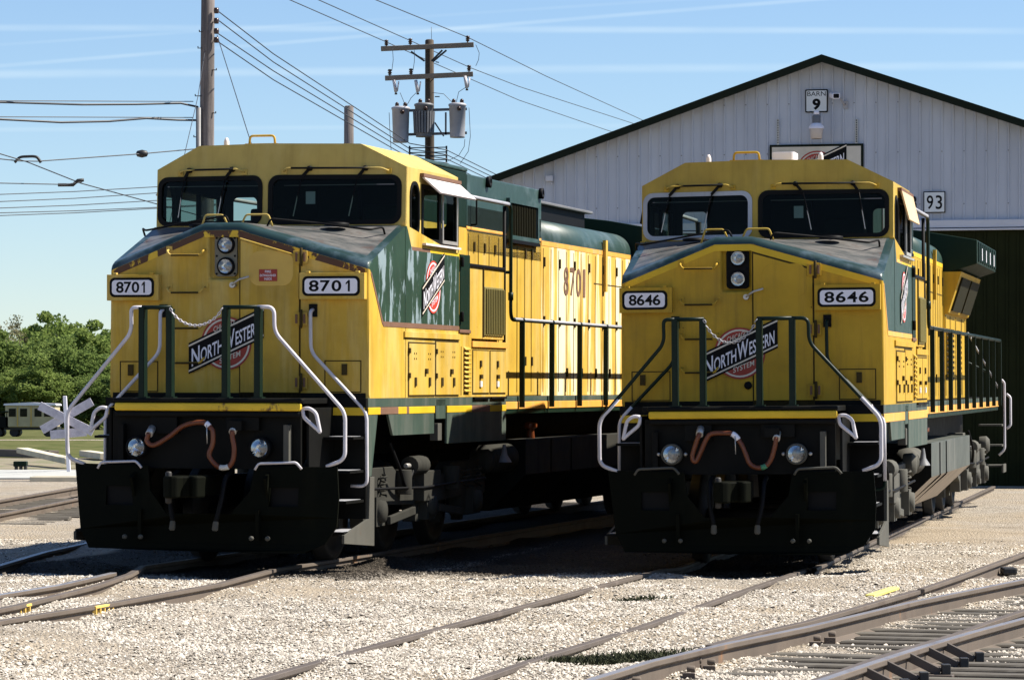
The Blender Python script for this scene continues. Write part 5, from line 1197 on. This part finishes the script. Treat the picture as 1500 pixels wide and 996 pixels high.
# ------------------------------------------------------------------ poles and wires
def pole(px0, pytop, Y, r, label, mat, lean=0., name='utility_pole'):
    b = at(px0, 605, Y); z0 = gnd(0, Y); top = CAMZ + (605 - pytop) / 5000 * Y
    t = empty(name, (b.x, Y, z0), label, 'utility pole', 'utility poles')
    mb = MB(); mb.tube([(lean * k / 6 * (top - z0), 0, (top - z0) * k / 6) for k in range(7)] + [(lean * (top - z0), 0, top - z0 + .03)], [r * 1.25 - r * .3 * k / 6 for k in range(7)] + [r * .7], mat, 14); mb.build('pole', t); return t, b, z0, top
P1, b1, z1, t1 = pole(299, -50, 75, .155, 'tall grey wooden utility pole with climbing steps behind locomotive 8701', 'wood', .008)
for i, (px, py, sg) in enumerate(((318, 33, 1), (292, 47, -1), (290, 71, -1), (317, 103, 1), (286, 141, -1), (316, 166, 1), (284, 201, -1))):
    q = at(px, py, 74.9) - Vector((b1.x, 75, z1)); mb = MB(); mb.tube([q - Vector((sg * .22, 0, 0)), q, q + Vector((0, 0, .04))], .013, 'iron', 6); mb.build('step_iron', P1)
mb = MB(); q0 = at(291, 215, 74.85) - Vector((b1.x, 75, z1)); mb.tube([q0 - Vector((0, 0, 4)), q0 + Vector((0, 0, .85))], .06, 'transfdk', 8); mb.build('conduit', P1)
for py in (18, 33, 48, 61):
    mb = MB(); q = at(317, py - 2, 74.85) - Vector((b1.x, 75, z1)); mb.lathe(q, (0, 0, 1), [(.05, -.06), (.06, 0), (.05, .06), (0, .065)], 'porc', 10); mb.build('insulator', P1)
P3, b3, z3, t3 = pole(511, 157, 92, .135, 'short cut off wooden pole rising behind the cab roof of locomotive 8701', 'wood')
P2, b2, z2, t2 = pole(630, 60, 93, .125, 'dark wooden utility pole with two crossarms and three transformers', 'wooddk', -.0015)
O2 = Vector((b2.x, 93, z2))
def c2(px, py, Y=92.8): return at(px, py, Y) - O2
for (a, b) in (((558, 72), (694, 66)), ((564, 115), (693, 109))):
    mb = MB(); mb.beam(c2(*a), c2(*b), .11, .13, 'armwood'); mb.build('crossarm', P2, .006, 1)
mb = MB()
for a, b in (((602, 76), (622, 90)), ((648, 74), (632, 90)), ((654, 74), (634, 91))): mb.beam(c2(*a, 92.7), c2(*b, 92.7), .05, .02, 'iron', (0, 1, 0))
mb.build('arm_brace', P2)
for px, py in ((566, 64), (601, 62), (685, 58), (571, 107), (602, 106), (687, 101)):
    mb = MB(); mb.lathe(c2(px, py + 7), (0, 0, 1), [(.02, 0), (.02, .07), (.06, .08), (.035, .11), (.065, .13), (.03, .17), (.06, .18), (.05, .22), (0, .23)], 'porc', 12); mb.build('insulator', P2)
for px, py in ((580, 128), (612, 128), (684, 122)):
    mb = MB(); mb.tube([c2(px - 3, py - 10, 92.7), c2(px, py + 7, 92.65)], .045, 'porcw', 8); mb.tube([c2(px + 4, py - 8, 92.7), c2(px + 2, py + 6, 92.65)], .02, 'porcw', 6); mb.lathe(c2(px, py + 8, 92.65), (0, 0, -1), [(.03, 0), (.04, .05), (0, .06)], 'porc', 8); mb.build('fuse_cutout', P2)
mb = MB()
for py in (165, 200): mb.beam(c2(575, py - 2), c2(684, py - 5), .05, .07, 'transfdk')
mb.beam(c2(637, 180), c2(650, 200), .04, .04, 'transfdk'); mb.beam(c2(653, 165), c2(653, 198), .05, .05, 'transfdk'); mb.build('transformer_bracket', P2)
mb = MB()
for py in (217, 224, 229, 235): mb.tube([c2(598, py), c2(654, py - 1)], .015, 'iron', 5)
for px in (600, 654): mb.tube([c2(px, 214), c2(px, 238)], .025, 'iron', 6)
mb.build('secondary_rack', P2)
mb = MB(); mb.tube([c2(638, 91), c2(643, 92)], .015, 'iron', 5); mb.tube([c2(637, 142), c2(644, 142)], .015, 'iron', 5); mb.tube([c2(632, 40), c2(632, 58)], .008, 'iron', 4); mb.build('step_iron', P2)
def transformer(px, pt, pb, r, mat, fins, label):
    c = at(px, pt, 92.35); h = (pb - pt) / 5000 * 92.35
    t = empty('transformer', c - Vector((0, 0, h)), label, 'transformer', 'pole transformers')
    mb = MB(); mb.lathe((0, 0, 0), (0, 0, 1), [(0, 0), (r * .88, 0), (r * .9, .03), (r, h - .06), (r * 1.08, h - .05), (r * 1.08, h), (r * .8, h + .03), (0, h + .04)], mat, 24); mb.build('tank', t)
    if fins:
        mb = MB()
        for k in range(12): a = -PI + k * PI / 11; mb.beam((r * 1.02 * math.cos(a), r * 1.02 * math.sin(a), .1), (r * 1.12 * math.cos(a), r * 1.12 * math.sin(a), h - .2), .05, .05, mat, (math.cos(a), math.sin(a), 0))
        mb.build('cooling_fins', t)
    for k, (x, zz) in enumerate(((.05, h - .14), (-.1, h + .04), (.12, h + .04))):
        mb = MB(); mb.lathe((x, -r * .95 if k == 0 else 0, zz), (0, -1, .2) if k == 0 else (0, 0, 1), [(.06, 0), (.05, .04), (.06, .05), (.03, .10), (0, .11)], 'porc', 10); mb.build('bushing', t)
transformer(587, 158, 209, .235, 'transf', False, 'plain grey transformer hanging left of the dark pole')
transformer(621, 153, 201, .245, 'transfdk', True, 'ribbed dark grey transformer at the middle of the dark pole')
transformer(670, 153, 202, .225, 'transf', False, 'plain light grey transformer hanging right of the dark pole')

def wire(pts, r, label, group, name='overhead_wire', sag=0., extra=None, mat='wire'):
    P = [Vector(p) for p in pts]; out = []
    for a, b in zip(P, P[1:]):
        for i in range(12): t = i / 12; q = a.lerp(b, t); q.z -= sag * 4 * t * (1 - t); out.append(q)
    out.append(P[-1]); mb = MB(); mb.tube(out, r, mat, 5)
    if extra: extra(mb)
    return tag(mb.build(name), label, 'wire', group)
def w(px, py, Y): return at(px, py, Y)
G1 = 'secondary wires from the tall pole'
for i, (a, m_, b, c) in enumerate(((15, 78, 217, 256), (28, 90, 224, 262), (48, 103, 230, 268), (60, 116, 236, 275))):
    ord_ = ('uppermost', 'second', 'third', 'lowest')[i]
    wire([w(317, a, 75), w(400, m_ + 1, 79), w(600, b - 3 - (18 - 4 * i) * .2, 92.7), w(654, b + 3, 92.7), w(735, c + 4, 97), w(900, c + 90, 110)], .013, ord_ + ' of four wires sloping down from the tall pole to the rack', G1)
G2 = 'primary wires over the crossarms'
wire([w(330, -40, 70), w(424, 0, 78), w(566, 62, 93)], .012, 'wire reaching the left insulator of the upper crossarm from above', G2)
wire([w(566, 62, 93), w(636, 93, 100), w(760, 147, 112), w(895, 193, 130), w(1080, 250, 155)], .012, 'wire sloping right behind the pole, lowest of three toward the barn roof', G2)
wire([w(370, -40, 70), w(466, 0, 78), w(601, 60, 93)], .012, 'wire reaching the inner left insulator of the upper crossarm', G2)
wire([w(601, 60, 93), w(690, 100, 101), w(760, 127, 110), w(930, 182, 130), w(1100, 240, 155)], .012, 'middle of three wires sloping right toward the barn roof', G2)
wire([w(462, -40, 70), w(550, 0, 78), w(685, 55, 93)], .012, 'wire reaching the right insulator of the upper crossarm from above', G2)
wire([w(685, 55, 93), w(800, 112, 107), w(945, 178, 130), w(1110, 255, 155)], .012, 'highest of three wires sloping right toward the barn roof', G2)
G3 = 'bundled cables at the left'
wire([w(-60, 146, 70), w(0, 148, 71), w(283, 149, 75)], .010, 'thin messenger wire above the upper bundled cable', G3)
wire([w(-60, 148, 70), w(0, 150, 71), w(120, 153.5, 73), w(200, 153, 74), w(265, 151.5, 74.7), w(290, 157, 75)], .024, 'thick upper cable running left from the tall pole', G3)
wire([w(-60, 170, 70), w(0, 171.5, 71), w(283, 172.5, 75)], .010, 'thin messenger wire above the lower bundled cable', G3)
wire([w(-60, 173, 70), w(0, 175, 71), w(90, 179.5, 72), w(160, 178, 73), w(215, 173.5, 74), w(260, 176, 74.6), w(290, 176.5, 75)], .024, 'thick lower cable running left from the tall pole', G3)
G4 = 'trolley wires at the left'
def sp(px, py, Y, k):
    def f(mb):
        q = at(px, py, Y)
        if k == 0: mb.lathe(q - Vector((.13, 0, 0)), (1, 0, 0), [(.0, 0), (.06, .03), (.085, .13), (.06, .23), (0, .26)], 'iron', 10)
        elif k == 1: mb.tube(smooth([q + Vector((-.25, 0, -.06)), q + Vector((-.15, 0, .04)), q + Vector((0, 0, .06)), q + Vector((.18, 0, .05)), q + Vector((.27, 0, -.06))]), .03, 'iron', 6)
        else: mb.tube([q + Vector((-.40, 0, -.03)), q + Vector((-.1, 0, -.03)), q + Vector((0, 0, .06)), q + Vector((.12, 0, .07))], .035, 'iron', 6)
    return f
wire([w(-60, 229, 66), w(0, 233, 67), w(28, 236, 67.4), w(55, 236.5, 67.8), w(208, 225.5, 70), w(275, 219.5, 71), w(330, 214, 72)], .012, 'wire with a black insulator rising gently to the tall pole', G4, extra=sp(208, 225.5, 70, 0))
wire([w(-60, 206, 66), w(0, 225.5, 67), w(40, 237.5, 67.5), w(118, 268.5, 69), w(226, 298, 71), w(330, 326, 73)], .012, 'diagonal wire falling right behind the cab of locomotive 8701', G4, extra=sp(40, 234, 67.5, 1))
wire([w(-60, 267, 66), w(0, 268.5, 67), w(95, 270.5, 68.4), w(120, 267, 69)], .011, 'short wire ending in a fitting on the diagonal wire', G4, extra=sp(114, 269, 68.8, 2))
for i, (a, b) in enumerate(((285, 274), (295.5, 283), (305, 294), (312, 304), (316, 305.5))):
    wire([w(-80, a + 1.5, 78), w(0, a, 80), w(110, a - (a - b) * .38, 82), w(227, b, 85), w(340, b - 6, 88)], .011, ('top', 'second', 'middle', 'fourth', 'bottom')[i] + ' of five near level wires low at the left', G4)
G5 = 'guy wires on the tall pole'
wire([w(318, 52, 75), w(363, 195, 70), w(470, 520, 58)], .010, 'guy wire slanting down right from the tall pole', G5)
wire([w(301, 70, 75), w(290, 142, 73), w(273, 215, 71), w(215, 480, 64)], .008, 'thin guy wire slanting down left from the tall pole', G5)
G6 = 'jumper leads on the dark pole'
def lead(pts, label): wire([at(x, y, 92.5) for x, y in pts], .008, label, G6, 'jumper_wire')
lead([(575, 72), (576, 88), (574, 104)], 'short lead between the crossarms at their left end'); lead([(607, 74), (607, 90), (605, 104)], 'short lead between the crossarms left of the pole')
lead([(697, 66), (702, 78), (701, 88), (697, 97)], 'curved lead at the right end of the upper crossarm')
lead([(586, 136), (591, 148), (594, 157)], 'lead from the left cutout to the left transformer'); lead([(610, 136), (602, 144), (596, 155)], 'lead from the inner cutout to the left transformer')
lead([(683, 128), (672, 135), (668, 152)], 'lead from the right cutout to the right transformer'); lead([(633, 136), (650, 138), (664, 152)], 'lead arching from the pole to the right transformer')
lead([(681, 204), (680, 215), (672, 228), (656, 236)], 'lead curling from the right transformer to the rack'); lead([(687, 158), (689, 200), (686, 222), (674, 240)], 'long lead looping down right of the right transformer')
lead([(570, 165), (571, 190), (573, 222)], 'straight lead dropping left of the left transformer')

# ------------------------------------------------------------------ world, sun, camera
EL = R(50.4); AZ = .095
sd = Vector((math.cos(AZ) * math.cos(EL), math.sin(AZ) * math.cos(EL), math.sin(EL)))
W = bpy.data.worlds.new('World'); S.world = W; W.use_nodes = True; n = W.node_tree; n.nodes.clear()
out = n.nodes.new('ShaderNodeOutputWorld'); bg = n.nodes.new('ShaderNodeBackground'); sky = n.nodes.new('ShaderNodeTexSky'); sky.sky_type = 'NISHITA'; sky.sun_disc = False
sky.sun_elevation = EL; sky.sun_rotation = PI / 2 - AZ; sky.air_density = 1.0; sky.dust_density = .05; sky.ozone_density = 3.0; sky.altitude = 200
bg.inputs[1].default_value = .05
tc = n.nodes.new('ShaderNodeTexCoord'); tint = n.nodes.new('ShaderNodeMix'); tint.data_type = 'RGBA'; tint.blend_type = 'MULTIPLY'; tint.inputs[0].default_value = 1.; n.links.new(sky.outputs[0], tint.inputs[6]); tint.inputs[7].default_value = (1.08, 1.17, 1.33, 1); tint.clamp_result = False; col = tint.outputs[2]
def trail(x0, y0, x1, y1, wd, amt, seed):
    """a thin high cirrus streak / contrail: band about a great circle"""
    global col
    d0 = Vector(((x0 - 750) / 5000, 1, (605 - y0) / 5000)).normalized(); d1 = Vector(((x1 - 750) / 5000, 1, (605 - y1) / 5000)).normalized(); nn = d0.cross(d1).normalized()
    dt = n.nodes.new('ShaderNodeVectorMath'); dt.operation = 'DOT_PRODUCT'; n.links.new(tc.outputs['Generated'], dt.inputs[0]); dt.inputs[1].default_value = nn
    ab = n.nodes.new('ShaderNodeMath'); ab.operation = 'ABSOLUTE'; n.links.new(dt.outputs['Value'], ab.inputs[0])
    mr = n.nodes.new('ShaderNodeMapRange'); mr.interpolation_type = 'SMOOTHERSTEP'; n.links.new(ab.outputs[0], mr.inputs[0]); mr.inputs[1].default_value = wd / 5000; mr.inputs[2].default_value = 0; mr.inputs[3].default_value = 0; mr.inputs[4].default_value = amt
    nz = n.nodes.new('ShaderNodeTexNoise'); nz.inputs['Scale'].default_value = 25; nz.inputs['Detail'].default_value = 4; mpn = n.nodes.new('ShaderNodeMapping'); mpn.inputs['Scale'].default_value = (1, 1, 6); mpn.inputs['Location'].default_value = (seed, 0, 0)
    n.links.new(tc.outputs['Generated'], mpn.inputs[0]); n.links.new(mpn.outputs[0], nz.inputs['Vector'])
    m2 = n.nodes.new('ShaderNodeMath'); m2.operation = 'MULTIPLY'; n.links.new(mr.outputs[0], m2.inputs[0])
    m3 = n.nodes.new('ShaderNodeMapRange'); n.links.new(nz.outputs['Fac'], m3.inputs[0]); m3.inputs[1].default_value = .3; m3.inputs[2].default_value = .65; m3.inputs[3].default_value = .35; m3.inputs[4].default_value = 1.
    n.links.new(m3.outputs[0], m2.inputs[1])
    mx = n.nodes.new('ShaderNodeMix'); mx.data_type = 'RGBA'; n.links.new(m2.outputs[0], mx.inputs[0]); n.links.new(col, mx.inputs[6]); mx.inputs[7].default_value = (8.2, 9.6, 10.2, 1)
    col = mx.outputs[2]
for q in ((0, 41, 1500, 46, 8, .26, 1), (0, 97, 330, 70, 5, .22, 2), (0, 66, 300, 46, 4, .10, 3), (700, 103, 1500, 96, 10, .24, 4), (0, 190, 700, 186, 6, .14, 8)): trail(*q)
n.links.new(col, bg.inputs[0]); n.links.new(bg.outputs[0], out.inputs[0])
sl_ = bpy.data.lights.new('sun', 'SUN'); sl_.energy = 5.; sl_.angle = R(.53); sl_.color = (1., .94, .83)
so = bpy.data.objects.new('sun', sl_); COL.objects.link(so); so.rotation_euler = (-sd).to_track_quat('-Z', 'Y').to_euler()
cam = bpy.data.cameras.new('camera'); co = bpy.data.objects.new('camera', cam); COL.objects.link(co)
co.location = (0, 0, CAMZ); co.rotation_euler = (PI / 2, 0, 0); cam.sensor_width = 36; cam.lens = 120; cam.shift_y = (605 - 498) / 1500; cam.clip_end = 20000; cam.clip_start = .5
S.camera = co
S.view_settings.view_transform = 'Standard'; S.view_settings.look = 'None'; S.view_settings.exposure = 1.12; S.view_settings.gamma = 1; S.view_settings.use_curve_mapping = False
S.render.engine = 'CYCLES'; S.cycles.use_denoising = True; S.cycles.max_bounces = 8; S.cycles.transparent_max_bounces = 12
